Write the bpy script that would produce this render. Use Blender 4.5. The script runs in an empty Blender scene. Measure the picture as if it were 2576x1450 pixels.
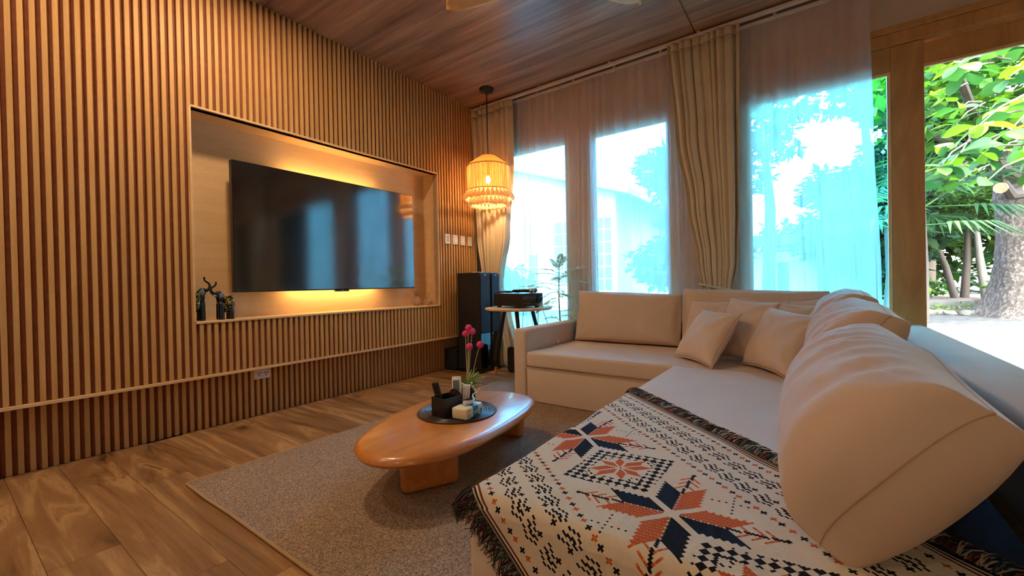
import bpy, bmesh, math, random
from mathutils import Vector, Matrix, Euler, noise
R = random.Random(7)
sc = bpy.context.scene
col = sc.collection
PI = math.pi
# ------------------------------------------------------------------ camera
cd = bpy.data.cameras.new('camera'); cam = bpy.data.objects.new('camera', cd); col.objects.link(cam)
sc.camera = cam
F_PX, YAW, PITCH, ROLL = 1063.15, 0.621096, -0.00916045, -0.0199802
cd.sensor_fit = 'HORIZONTAL'; cd.sensor_width = 36.0; cd.lens = 36.0 * F_PX / 2576.0
cd.clip_start = 0.02; cd.clip_end = 300
CAM = Vector((3.3, 0, 0.95))
fw = Vector((-math.sin(YAW)*math.cos(PITCH), math.cos(YAW)*math.cos(PITCH), math.sin(PITCH)))
rt = Vector((math.cos(YAW), math.sin(YAW), 0)); up = rt.cross(fw)
rt2 = rt*math.cos(ROLL) + up*math.sin(ROLL); up2 = -rt*math.sin(ROLL) + up*math.cos(ROLL)
m = Matrix((( rt2.x, up2.x, -fw.x), (rt2.y, up2.y, -fw.y), (rt2.z, up2.z, -fw.z))).to_4x4()
m.translation = CAM; cam.matrix_world = m
# ------------------------------------------------------------------ world, sun, exposure
w = bpy.data.worlds.new('sky'); sc.world = w; w.use_nodes = True
nt = w.node_tree; nt.nodes.clear()
o = nt.nodes.new('ShaderNodeOutputWorld'); bg = nt.nodes.new('ShaderNodeBackground'); sk = nt.nodes.new('ShaderNodeTexSky')
sk.sky_type = 'NISHITA'; sk.sun_disc = False; sk.sun_elevation = math.radians(58); sk.sun_rotation = math.radians(150)
sk.air_density = 1.0; sk.dust_density = 4.0; sk.ozone_density = 1.0
bg.inputs['Strength'].default_value = 10.5
nt.links.new(sk.outputs[0], bg.inputs[0]); nt.links.new(bg.outputs[0], o.inputs[0])
sd = bpy.data.lights.new('sun', 'SUN'); sun = bpy.data.objects.new('sun', sd); col.objects.link(sun)
sd.energy = 2.4; sd.angle = math.radians(1.0); sd.color = (1.0, 0.95, 0.86)
sun.rotation_euler = Vector((-0.30, 0.44, -0.85)).to_track_quat('-Z', 'Y').to_euler()
sun.location = (0, -20, 40)
vs = sc.view_settings
sc.display_settings.display_device = 'sRGB'
vs.view_transform = 'Standard'; vs.look = 'None'; vs.gamma = 1.0; vs.exposure = 0.84; vs.use_curve_mapping = False
sc.cycles.max_bounces = 10; sc.cycles.diffuse_bounces = 5; sc.cycles.transparent_max_bounces = 24
sc.cycles.sample_clamp_indirect = 6.0; sc.cycles.use_denoising = True
# ------------------------------------------------------------------ helpers
def srgb(r, g, b):
    f = lambda c: (c/255/12.92) if c/255 <= 0.04045 else ((c/255+0.055)/1.055)**2.4
    return (f(r), f(g), f(b), 1)
def nodes(name):
    mt = bpy.data.materials.new(name); mt.use_nodes = True
    n = mt.node_tree.nodes; n.clear()
    out = n.new('ShaderNodeOutputMaterial'); p = n.new('ShaderNodeBsdfPrincipled')
    mt.node_tree.links.new(p.outputs[0], out.inputs[0])
    return mt, mt.node_tree, p, out
def objco(t, scale=(1, 1, 1), rnd=0.0):
    tc = t.nodes.new('ShaderNodeTexCoord'); mp = t.nodes.new('ShaderNodeMapping'); mp.inputs['Scale'].default_value = scale
    src = tc.outputs['Object']
    if rnd:
        oi = t.nodes.new('ShaderNodeObjectInfo'); mu = t.nodes.new('ShaderNodeMath'); mu.operation = 'MULTIPLY'; mu.inputs[1].default_value = rnd
        t.links.new(oi.outputs['Random'], mu.inputs[0]); ad = t.nodes.new('ShaderNodeVectorMath'); ad.operation = 'ADD'
        t.links.new(src, ad.inputs[0]); t.links.new(mu.outputs[0], ad.inputs[1]); src = ad.outputs[0]
    t.links.new(src, mp.inputs[0]); return mp.outputs[0]
def ntex(t, co, scale, detail=4, rough=0.55, dist=0.0):
    n = t.nodes.new('ShaderNodeTexNoise'); n.inputs['Scale'].default_value = scale; n.inputs['Detail'].default_value = detail
    n.inputs['Roughness'].default_value = rough; n.inputs['Distortion'].default_value = dist
    t.links.new(co, n.inputs['Vector']); return n.outputs['Fac']
def ramp(t, fac, stops):
    r = t.nodes.new('ShaderNodeValToRGB'); e = r.color_ramp.elements
    while len(e) < len(stops): e.new(0.5)
    for i, (p, c) in enumerate(stops): e[i].position = p; e[i].color = c
    t.links.new(fac, r.inputs[0]); return r.outputs[0]
def bump(t, p, fac, strength, dist=0.01):
    b = t.nodes.new('ShaderNodeBump'); b.inputs['Strength'].default_value = strength; b.inputs['Distance'].default_value = dist
    t.links.new(fac, b.inputs['Height']); t.links.new(b.outputs[0], p.inputs['Normal'])
def plain(name, c, rough=0.5, metal=0.0, spec=0.5, noise_amt=0.06, nscale=8.0, bmp=0.0, bscale=200.0, emit=None, estr=0.0, coat=0.0):
    mt, t, p, out = nodes(name)
    co = objco(t)
    f = ntex(t, co, nscale, 3)
    lo = tuple(max(0, x*(1-noise_amt)) for x in c[:3])+(1,); hi = tuple(min(1, x*(1+noise_amt)) for x in c[:3])+(1,)
    t.links.new(ramp(t, f, [(0.3, lo), (0.7, hi)]), p.inputs['Base Color'])
    p.inputs['Roughness'].default_value = rough; p.inputs['Metallic'].default_value = metal; p.inputs['Specular IOR Level'].default_value = spec
    p.inputs['Coat Weight'].default_value = coat
    if bmp: bump(t, p, ntex(t, co, bscale, 2), bmp, 0.002)
    if emit: p.inputs['Emission Color'].default_value = emit; p.inputs['Emission Strength'].default_value = estr
    return mt
def wood(name, stops, scale=(1, 1, 1), nscale=3.0, rough=0.45, rnd=0.0, dist=1.2, var=0.0, spec=0.4, fine=60, coat=0.0):
    mt, t, p, out = nodes(name)
    co = objco(t, scale, rnd)
    f = ntex(t, co, nscale, 5, 0.6, dist)
    c = ramp(t, f, stops)
    g = ntex(t, co, fine, 3, 0.6)
    mx = t.nodes.new('ShaderNodeMix'); mx.data_type = 'RGBA'; mx.blend_type = 'MULTIPLY'; mx.inputs[0].default_value = 0.35
    t.links.new(c, mx.inputs[6]); t.links.new(ramp(t, g, [(0.25, (.62, .62, .62, 1)), (0.7, (1.1, 1.1, 1.1, 1))]), mx.inputs[7])
    c = mx.outputs[2]
    if var:
        oi = t.nodes.new('ShaderNodeObjectInfo'); mr = t.nodes.new('ShaderNodeMapRange'); mr.inputs[3].default_value = 1-var; mr.inputs[4].default_value = 1+var*0.6
        t.links.new(oi.outputs['Random'], mr.inputs[0])
        hs = t.nodes.new('ShaderNodeHueSaturation'); t.links.new(mr.outputs[0], hs.inputs['Value']); t.links.new(c, hs.inputs['Color']); c = hs.outputs[0]
    t.links.new(c, p.inputs['Base Color'])
    p.inputs['Roughness'].default_value = rough; p.inputs['Specular IOR Level'].default_value = spec; p.inputs['Coat Weight'].default_value = coat
    p.inputs['Coat Roughness'].default_value = 0.12
    return mt
def fabric(name, c, rough=0.9, amt=0.05, weave=700.0, bmp=0.25, wr=0.0, sheen=0.15):
    mt, t, p, out = nodes(name)
    co = objco(t)
    f = ntex(t, co, 5.0, 4)
    lo = tuple(x*(1-amt) for x in c[:3])+(1,); hi = tuple(min(1, x*(1+amt)) for x in c[:3])+(1,)
    t.links.new(ramp(t, f, [(0.3, lo), (0.7, hi)]), p.inputs['Base Color'])
    p.inputs['Roughness'].default_value = rough; p.inputs['Specular IOR Level'].default_value = 0.2; p.inputs['Sheen Weight'].default_value = sheen
    h = ntex(t, co, weave, 1)
    if wr:
        h2 = ntex(t, objco(t, (1, 3, 1)), 4.5, 3, 0.5, 0.8); ma = t.nodes.new('ShaderNodeMath'); ma.operation = 'MULTIPLY_ADD'
        ma.inputs[1].default_value = wr; t.links.new(h2, ma.inputs[0]); t.links.new(h, ma.inputs[2]); h = ma.outputs[0]
    bump(t, p, h, bmp, 0.0015)
    return mt
class MB:
    def __init__(s): s.bm = bmesh.new(); s.mi = 0
    def _tag(s, fs):
        for f in fs: f.material_index = s.mi
    def box(s, c, d, bevel=0.0, rot=None, seg=2):
        r = bmesh.ops.create_cube(s.bm, size=1.0)
        vs_ = r['verts']
        for v in vs_: v.co = Vector((v.co.x*d[0], v.co.y*d[1], v.co.z*d[2]))
        fs = set(f for v in vs_ for f in v.link_faces)
        if bevel:
            es = list(set(e for v in vs_ for e in v.link_edges))
            rr = bmesh.ops.bevel(s.bm, geom=es, offset=bevel, segments=seg, profile=0.5, affect='EDGES', clamp_overlap=True)
            vs_ = list(set(v for f in rr['faces'] for v in f.verts) | set(v for v in vs_ if v.is_valid)); fs = set(f for v in vs_ for f in v.link_faces)
        mm = Matrix.Translation(Vector(c)) @ (rot.to_4x4() if rot is not None else Matrix.Identity(4))
        for v in vs_: v.co = mm @ v.co
        s._tag(fs); return s
    def bb(s, a, b, bevel=0.0, seg=2):
        return s.box([(a[i]+b[i])/2 for i in range(3)], [abs(b[i]-a[i]) for i in range(3)], bevel, None, seg)
    def tube(s, pts, rad, seg=8, caps=True):
        pts = [Vector(p) for p in pts]; n = len(pts)
        if not isinstance(rad, (list, tuple)): rad = [rad]*n
        rings = []; prev = None
        for i, p in enumerate(pts):
            d = (pts[min(i+1, n-1)]-pts[max(i-1, 0)]).normalized()
            if prev is None:
                a = d.orthogonal().normalized()
            else:
                a = (prev - d*prev.dot(d)).normalized()
            prev = a; b = d.cross(a)
            rings.append([s.bm.verts.new(p + (a*math.cos(2*PI*k/seg) + b*math.sin(2*PI*k/seg))*rad[i]) for k in range(seg)])
        fs = []
        for i in range(n-1):
            for k in range(seg):
                fs.append(s.bm.faces.new((rings[i][k], rings[i][(k+1) % seg], rings[i+1][(k+1) % seg], rings[i+1][k])))
        if caps:
            fs.append(s.bm.faces.new(rings[0][::-1])); fs.append(s.bm.faces.new(rings[-1]))
        s._tag(fs); return s
    def lathe(s, prof, c=(0, 0, 0), seg=32, sx=1.0, sy=1.0):
        c = Vector(c); rings = []
        for r, z in prof:
            if r < 1e-6: rings.append([s.bm.verts.new(c+Vector((0, 0, z)))])
            else: rings.append([s.bm.verts.new(c+Vector((r*sx*math.cos(2*PI*k/seg), r*sy*math.sin(2*PI*k/seg), z))) for k in range(seg)])
        fs = []
        for a, b in zip(rings, rings[1:]):
            for k in range(seg):
                k2 = (k+1) % seg
                if len(a) == 1 and len(b) == 1: continue
                if len(a) == 1: fs.append(s.bm.faces.new((a[0], b[k2], b[k])))
                elif len(b) == 1: fs.append(s.bm.faces.new((a[k], a[k2], b[0])))
                else: fs.append(s.bm.faces.new((a[k], a[k2], b[k2], b[k])))
        s._tag(fs); return s
    def ell(s, c, r, rot=None, u=16, v=10):
        rr = bmesh.ops.create_uvsphere(s.bm, u_segments=u, v_segments=v, radius=1.0)
        mm = Matrix.Translation(Vector(c)) @ (rot.to_4x4() if rot is not None else Matrix.Identity(4)) @ Matrix.Diagonal((r[0], r[1], r[2], 1))
        for vv in rr['verts']: vv.co = mm @ vv.co
        s._tag(set(f for vv in rr['verts'] for f in vv.link_faces)); return s
    def grid(s, fn, nu, nv, closeu=False):
        g = [[s.bm.verts.new(fn(i/(nu), j/(nv))) for j in range(nv+1)] for i in range(nu if closeu else nu+1)]
        fs = []
        for i in range(nu):
            i2 = (i+1) % nu if closeu else i+1
            for j in range(nv): fs.append(s.bm.faces.new((g[i][j], g[i2][j], g[i2][j+1], g[i][j+1])))
        s._tag(fs); return s
    def prism(s, poly, z0, z1, axis='z'):
        def pt(p, z): return {'z': (p[0], p[1], z), 'y': (p[0], z, p[1]), 'x': (z, p[0], p[1])}[axis]
        a = [s.bm.verts.new(pt(p, z0)) for p in poly]; b = [s.bm.verts.new(pt(p, z1)) for p in poly]
        n = len(poly); fs = [s.bm.faces.new(a[::-1]), s.bm.faces.new(b)]
        for i in range(n): fs.append(s.bm.faces.new((a[i], a[(i+1) % n], b[(i+1) % n], b[i])))
        s._tag(fs); return s
    def mesh(s, name, mats, smooth=True, angle=40):
        bmesh.ops.recalc_face_normals(s.bm, faces=s.bm.faces[:])
        me = bpy.data.meshes.new(name); s.bm.to_mesh(me); s.bm.free()
        for mt in (mats if isinstance(mats, (list, tuple)) else [mats]): me.materials.append(mt)
        if smooth:
            me.polygons.foreach_set('use_smooth', [True]*len(me.polygons))
            me.set_sharp_from_angle(angle=math.radians(angle))
        return me
    def build(s, name, mats, parent=None, smooth=True, angle=40, loc=None):
        return link(name, s.mesh(name, mats, smooth, angle), parent, loc)
def link(name, me, parent=None, loc=None, rot=None):
    ob = bpy.data.objects.new(name, me); col.objects.link(ob)
    if parent: ob.parent = parent
    if loc is not None: ob.location = loc
    if rot is not None: ob.rotation_euler = rot
    return ob
def empty(name, loc=(0, 0, 0), rz=0.0):
    ob = bpy.data.objects.new(name, None); col.objects.link(ob); ob.location = loc; ob.rotation_euler = (0, 0, rz); ob.empty_display_size = 0.1
    return ob
def tag(ob, label, cat, group=None, kind=None):
    ob['label'] = label; ob['category'] = cat
    if group: ob['group'] = group
    if kind: ob['kind'] = kind
    return ob
def subsurf(ob, lv=1):
    md = ob.modifiers.new('smooth', 'SUBSURF'); md.levels = lv; md.render_levels = lv; return ob
# ------------------------------------------------------------------ materials
M = {}
M['slat'] = wood('slat_oak', [(0.25, srgb(196, 144, 86)), (0.55, srgb(212, 160, 98)), (0.8, srgb(226, 176, 114))], (6, 6, 0.5), 3.0, 0.55, 30, 0.8, 0.07, 0.3)
M['slatback'] = plain('slat_gap_brown', srgb(132, 74, 42), 0.85, noise_amt=0.15, nscale=30)  # brown backing, with some shade of the gaps put into it
M['niche'] = wood('niche_veneer', [(0.3, srgb(222, 180, 130)), (0.7, srgb(232, 194, 146))], (4, 0.5, 6), 3.0, 0.6, 5, 0.5, 0, 0.25)
M['plaster'] = plain('plaster', srgb(206, 186, 164), 0.9, noise_amt=0.03, bmp=0.1, bscale=60)
M['ceil'] = wood('ceiling_laminate', [(0.28, srgb(112, 78, 56)), (0.45, srgb(150, 110, 82)), (0.6, srgb(178, 136, 104)), (0.78, srgb(200, 160, 122))], (0.45, 7.0, 1), 1.6, 0.32, 3, 0.5, 0.0, 0.5, 40)
M['floor'] = wood('acacia_plank', [(0.30, srgb(88, 58, 34)), (0.44, srgb(142, 100, 60)), (0.54, srgb(156, 112, 70)), (0.62, srgb(186, 142, 92)), (0.70, srgb(128, 90, 54))], (0.55, 5.5, 1), 1.25, 0.38, 40, 1.6, 0.13, 0.45, 30)
M['frame'] = wood('door_hardwood', [(0.3, srgb(178, 126, 72)), (0.6, srgb(204, 152, 92)), (0.8, srgb(216, 166, 106))], (3, 3, 0.6), 2.5, 0.4, 9, 0.8, 0.05, 0.4)
M['bead'] = wood('glazing_bead_pine', [(0.3, srgb(222, 178, 110)), (0.7, srgb(236, 200, 140))], (3, 3, 0.6), 2.5, 0.45, 9, 0.5, 0, 0.4)
M['tabletop'] = wood('polished_teak', [(0.25, srgb(176, 100, 40)), (0.5, srgb(205, 128, 58)), (0.75, srgb(222, 150, 78))], (5, 0.7, 4), 2.0, 0.3, 0, 1.0, 0, 0.5, 50, 0.35)
M['white'] = plain('white_plastic', srgb(236, 230, 220), 0.4, noise_amt=0.02)
M['rail'] = plain('white_rail', srgb(222, 218, 214), 0.4, noise_amt=0.02)
M['black'] = plain('black_plastic', srgb(18, 17, 20), 0.35, noise_amt=0.1)
M['blackmatt'] = plain('black_vinyl', srgb(26, 24, 26), 0.6, noise_amt=0.2, nscale=40, bmp=0.3, bscale=300)
M['gloss'] = plain('black_lacquer', srgb(10, 10, 14), 0.08, noise_amt=0.05, coat=0.5)
M['grille'] = plain('speaker_cloth', srgb(30, 27, 34), 0.8, noise_amt=0.25, nscale=300, bmp=0.6, bscale=900)
M['sofa'] = fabric('sofa_cotton', srgb(214, 190, 170), 0.9, 0.03, 900, 0.18, 0.5)
M['cushion'] = fabric('cushion_cotton', srgb(210, 184, 162), 0.88, 0.03, 900, 0.2, 1.2)
M['pillow'] = fabric('pillow_cotton', srgb(216, 190, 168), 0.88, 0.03, 900, 0.2, 1.0)
M['thread'] = plain('seam_thread', srgb(176, 140, 108), 0.9)
M['lining_shade'] = fabric('navy_lining_shade', srgb(24, 22, 40), 0.95, 0.1, 500, 0.2)  # backrest lining; also the shadow colour of the seat strip
M['drape'] = fabric('drape_satin', srgb(210, 192, 162), 0.62, 0.05, 900, 0.12, 0.3, 0.3)
M['rug'] = None
# rug: woven loops
mt, t, p, out = nodes('rug_weave'); co = objco(t)
f1 = ntex(t, co, 160, 2, 0.6); f2 = ntex(t, co, 3, 3)
mx = t.nodes.new('ShaderNodeMix'); mx.data_type = 'RGBA'; mx.blend_type = 'MULTIPLY'; mx.inputs[0].default_value = 1
t.links.new(ramp(t, f1, [(0.3, srgb(108, 84, 64)), (0.52, srgb(160, 132, 106)), (0.75, srgb(200, 174, 146))]), mx.inputs[6])
t.links.new(ramp(t, f2, [(0.3, (.9, .9, .9, 1)), (0.7, (1, 1, 1, 1))]), mx.inputs[7]); t.links.new(mx.outputs[2], p.inputs['Base Color'])
p.inputs['Roughness'].default_value = 1.0; p.inputs['Specular IOR Level'].default_value = 0.1; bump(t, p, f1, 0.8, 0.006); M['rug'] = mt
M['rugedge'] = fabric('rug_binding', srgb(176, 140, 98), 0.9)
# thin pane glass
mt, t, p, out = nodes('pane_glass'); t.nodes.remove(p)
tr = t.nodes.new('ShaderNodeBsdfTransparent'); tr.inputs[0].default_value = (0.97, 0.99, 0.98, 1); gl = t.nodes.new('ShaderNodeBsdfGlossy'); gl.inputs['Roughness'].default_value = 0.01
fr = t.nodes.new('ShaderNodeFresnel'); fr.inputs[0].default_value = 1.45; ms = t.nodes.new('ShaderNodeMixShader')
t.links.new(fr.outputs[0], ms.inputs[0]); t.links.new(tr.outputs[0], ms.inputs[1]); t.links.new(gl.outputs[0], ms.inputs[2]); t.links.new(ms.outputs[0], out.inputs[0]); M['glass'] = mt
def tint(base, name, c):
    mt = M[base].copy(); mt.name = name
    for n_ in mt.node_tree.nodes:
        if n_.type == 'BSDF_TRANSPARENT': n_.inputs[0].default_value = c
    return mt
M['glass_cyan'] = tint('glass', 'blue_tinted_glass', (0.46, 0.90, 1.0, 1))  # blue tint added so daylight behind the sheers glows cyan
M['glass_tint'] = tint('glass', 'dimmed_glass', (0.72, 0.74, 0.72, 1))  # grey tint added to dim the garden's light through this pane
# sheer voile: open weave lets light pass tinted, threads scatter it
mt, t, p, out = nodes('voile'); t.nodes.remove(p)
tr = t.nodes.new('ShaderNodeBsdfTransparent'); tr.inputs[0].default_value = (0.95, 0.94, 0.95, 1)
tl = t.nodes.new('ShaderNodeBsdfTranslucent'); tl.inputs[0].default_value = (0.92, 0.92, 0.96, 1)
df = t.nodes.new('ShaderNodeBsdfDiffuse'); df.inputs[0].default_value = (1.0, 0.84, 0.83, 1)
m1 = t.nodes.new('ShaderNodeMixShader'); m1.inputs[0].default_value = 0.40; m2 = t.nodes.new('ShaderNodeMixShader')
co = objco(t, (1, 1, 0.2)); mr = t.nodes.new('ShaderNodeMapRange'); mr.inputs[1].default_value = 0.3; mr.inputs[2].default_value = 0.7; mr.inputs[3].default_value = 0.60; mr.inputs[4].default_value = 0.74
t.links.new(ntex(t, co, 9, 2), mr.inputs[0]); t.links.new(mr.outputs[0], m2.inputs[0])
t.links.new(tl.outputs[0], m1.inputs[1]); t.links.new(df.outputs[0], m1.inputs[2]); t.links.new(tr.outputs[0], m2.inputs[1]); t.links.new(m1.outputs[0], m2.inputs[2]); t.links.new(m2.outputs[0], out.inputs[0]); M['voile'] = mt
def leafmat(name, c, c2, transl=0.35, rnd=True):
    mt, t, p, out = nodes(name)
    oi = t.nodes.new('ShaderNodeObjectInfo'); geo = t.nodes.new('ShaderNodeNewGeometry'); ad = t.nodes.new('ShaderNodeMath'); ad.operation = 'ADD'
    t.links.new(oi.outputs['Random'], ad.inputs[0]); t.links.new(geo.outputs['Random Per Island'], ad.inputs[1]); frc = t.nodes.new('ShaderNodeMath'); frc.operation = 'FRACT'; t.links.new(ad.outputs[0], frc.inputs[0])
    cc = ramp(t, frc.outputs[0], [(0.0, c), (0.6, tuple(a*0.75+b*0.25 for a, b in zip(c, c2))), (1.0, c2)])
    t.links.new(cc, p.inputs['Base Color']); p.inputs['Roughness'].default_value = 0.55; p.inputs['Specular IOR Level'].default_value = 0.22
    tl = t.nodes.new('ShaderNodeBsdfTranslucent'); t.links.new(cc, tl.inputs[0]); ms = t.nodes.new('ShaderNodeMixShader'); ms.inputs[0].default_value = transl
    t.links.new(p.outputs[0], ms.inputs[1]); t.links.new(tl.outputs[0], ms.inputs[2]); t.links.new(ms.outputs[0], out.inputs[0])
    return mt
M['leaf_big'] = leafmat('almond_leaf', srgb(14, 52, 24), srgb(84, 132, 14), 0.45)
M['leaf_mid'] = leafmat('shrub_leaf', srgb(20, 56, 22), srgb(70, 104, 26), 0.4)
M['leaf_dark'] = leafmat('tree_leaf', srgb(13, 42, 28), srgb(40, 76, 30), 0.35)
M['leaf_palm'] = leafmat('palm_leaf', srgb(20, 54, 34), srgb(64, 104, 54), 0.3)
M['leaf_fern'] = leafmat('silk_fern_leaf', srgb(196, 208, 180), srgb(238, 240, 214), 0.55)
M['leaf_grass'] = leafmat('grass_leaf', srgb(52, 92, 30), srgb(116, 148, 48), 0.3)
M['bark'] = None
mt, t, p, out = nodes('mottled_bark'); co = objco(t, (1, 1, 0.7))
f1 = ntex(t, co, 16, 8, 0.8, 0.3); t.links.new(ramp(t, f1, [(0.38, srgb(36, 28, 24)), (0.5, srgb(70, 58, 50)), (0.62, srgb(124, 114, 102))]), p.inputs['Base Color'])
p.inputs['Roughness'].default_value = 0.9; bump(t, p, f1, 0.9, 0.05); M['bark'] = mt
M['barkthin'] = plain('dark_bark', srgb(48, 40, 32), 0.9, noise_amt=0.3, nscale=20)
M['pave'] = None
mt, t, p, out = nodes('pebble_paving'); co = objco(t)
vo = t.nodes.new('ShaderNodeTexVoronoi'); vo.inputs['Scale'].default_value = 7; t.links.new(co, vo.inputs['Vector'])
t.links.new(ramp(t, vo.outputs['Distance'], [(0.05, srgb(66, 64, 58)), (0.45, srgb(54, 50, 44)), (0.7, srgb(26, 25, 20))]), p.inputs['Base Color']); p.inputs['Roughness'].default_value = 0.8
iv = t.nodes.new('ShaderNodeMath'); iv.operation = 'SUBTRACT'; iv.inputs[0].default_value = 1; t.links.new(vo.outputs['Distance'], iv.inputs[1]); bump(t, p, iv.outputs[0], 0.7, 0.03); M['pave'] = mt
M['soil'] = plain('garden_soil', srgb(66, 54, 40), 1.0, noise_amt=0.3, nscale=3)
M['stone'] = plain('pale_stone', srgb(84, 80, 72), 0.85, noise_amt=0.2, nscale=6, bmp=0.4, bscale=40)
M['housewall'] = plain('white_render', srgb(176, 178, 178), 0.9, noise_amt=0.03)
M['roof'] = plain('grey_roof', srgb(150, 140, 134), 0.8, noise_amt=0.1)
M['housewin'] = plain('dark_window', srgb(70, 84, 90), 0.15, noise_amt=0.1)
M['blue'] = plain('blue_sheet_roof', srgb(60, 130, 170), 0.5)
# ------------------------------------------------------------------ room shell
X1, Y0, YW, ZC = 7.4, -3.0, 4.0, 3.05
def struct(name, mb_or_me, mat, label, cat, smooth=False):
    ob = mb_or_me.build(name, mat, None, smooth); tag(ob, label, cat, None, 'structure'); return ob
floor = struct('floor', MB().bb((-0.5, Y0-0.1, -0.3), (X1+0.1, YW+0.25, -0.014)), M['soil'], 'brown wood plank floor running towards the slatted wall', 'floor')
PW, PL = 0.19, 1.22
me = MB().bb((0, 0, -0.012), (PL-0.0015, PW-0.0015, 0)).mesh('plank', M['floor'], False)
ny = int((YW+0.05-Y0)/PW)+1
for j in range(ny):
    off = -R.random()*PL
    x = -0.12+off
    while x < X1:
        a = max(x, -0.12); b = min(x+PL, X1)
        if b-a > 0.05:
            ob = link('plank', me, floor, (a, Y0+j*PW, 0))
            if b-a < PL-0.01: ob.scale.x = (b-a)/PL
        x += PL
ceil = struct('ceiling', MB().bb((-0.5, Y0-0.1, ZC+0.02), (X1+0.1, YW+0.25, ZC+0.3)), M['plaster'], 'striped brown wood laminate ceiling with a panel joint', 'ceiling')
for x0, x1 in ((-0.35, 2.498), (2.506, 4.9), (4.908, X1)):
    for y0, y1 in ((Y0, 0.496), (0.504, YW+0.04)):
        mb = MB().bb((x0, y0, ZC), (x1, y1, ZC+0.02)); mb.build('panel', M['ceil'], ceil, False)
RW = ()     # glazed bays of the right-hand wall
wr = struct('wall_right', MB().bb((X1, Y0-0.1, 2.57), (X1+0.12, YW+0.2, ZC)), M['plaster'], 'plain plaster side wall out of frame on the right', 'wall')
ed_ = [Y0-0.1]+[v for q in RW for v in q]+[YW+0.2]
for k in range(0, len(ed_), 2): MB().bb((X1, ed_[k], 0), (X1+0.12, ed_[k+1], 2.57)).build('pier', M['plaster'], wr, False)
wn = struct('wall_near', MB().bb((-0.5, Y0-0.12, 0), (X1+0.12, Y0, ZC)), M['plaster'], 'plain plaster wall behind the viewpoint', 'wall')
# slatted TV wall ---------------------------------------------------
NY0, NY1, NZ0, NZ1, ND = 1.045, 3.262, 0.742, 2.155, 0.22     # niche opening and depth
ZL = 0.363                                                     # underside of the hung panel
SY0, SY1, PITCH_S, SW, SD = -0.55, 3.90, 0.0420, 0.0212, 0.017
RX = -0.117
wl = struct('wall_left', MB().bb((-0.5, Y0, 0), (-0.30, YW+0.05, ZC)), M['plaster'], 'oak slatted feature wall with a lit recess for the television', 'wall')
def backing(y0, y1, z0, z1, x=-SD, d=0.05):
    MB().bb((x-d, y0, z0), (x, y1, z1)).build('backing_panel', M['slatback'], wl, False)
backing(SY0, NY0, ZL, ZC); backing(NY1, YW, ZL, ZC); backing(NY0, NY1, NZ1, ZC); backing(NY0, NY1, ZL, NZ0-0.012)
backing(SY0, YW, 0, ZL+0.2, RX-SD, 0.05)
MB().bb((-0.30, Y0, 0), (-0.02, SY0, ZC)).build('plain_return', M['plaster'], wl, False)
MB().bb((-0.30, SY0, ZL+0.001), (-SD-0.05, NY0-0.02, ZC)).build('core', M['slatback'], wl, False)
MB().bb((-0.30, NY1+0.02, ZL+0.001), (-SD-0.05, YW, ZC)).build('core', M['slatback'], wl, False)
smesh = {}
def slat(y, z0, z1, x=0.0):
    k = (round(z0, 3), round(z1, 3))
    if k not in smesh:
        smesh[k] = MB().bb((-SD, -SW/2, 0), (0, SW/2, z1-z0)).mesh('slat', M['slat'], False)
    link('slat', smesh[k], wl, (x, y, z0))
y = SY0+0.02
i = 0
SOFF = NY0-0.0106
n0 = int((SOFF-SY0)/PITCH_S)
for k in range(-n0, int((SY1-SOFF)/PITCH_S)+1):
    y = SOFF+k*PITCH_S
    if y < NY0: slat(y, ZL+0.018, ZC)
    elif y > NY1+0.004: slat(y, ZL+0.018, ZC)
    else:
        slat(y, NZ1+0.004, ZC); slat(y, ZL+0.018, NZ0-0.014)
    slat(y+0.012, 0.0, ZL+0.1, RX)
MB().bb((-0.117, SY0, ZL), (0.004, SY1+0.03, ZL+0.018), 0.002).build('lower_trim', M['niche'], wl, False)
MB().bb((-ND-0.02, NY0-0.001, NZ0-0.014), (0.005, NY1+0.001, NZ0), 0.002).build('shelf_board', M['niche'], wl, False)
MB().bb((-ND-0.02, NY0-0.001, NZ1), (0.002, NY1+0.001, NZ1+0.012)).build('niche_soffit', M['niche'], wl, False)
MB().bb((-ND-0.02, NY0-0.012, NZ0), (0.003, NY0, NZ1)).build('niche_side', M['niche'], wl, False)
MB().bb((-ND-0.02, NY1, NZ0), (0.003, NY1+0.012, NZ1)).build('niche_side', M['niche'], wl, False)
MB().bb((-ND-0.02, NY0, NZ0), (-ND, NY1, NZ1)).build('niche_back', M['niche'], wl, False)
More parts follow.
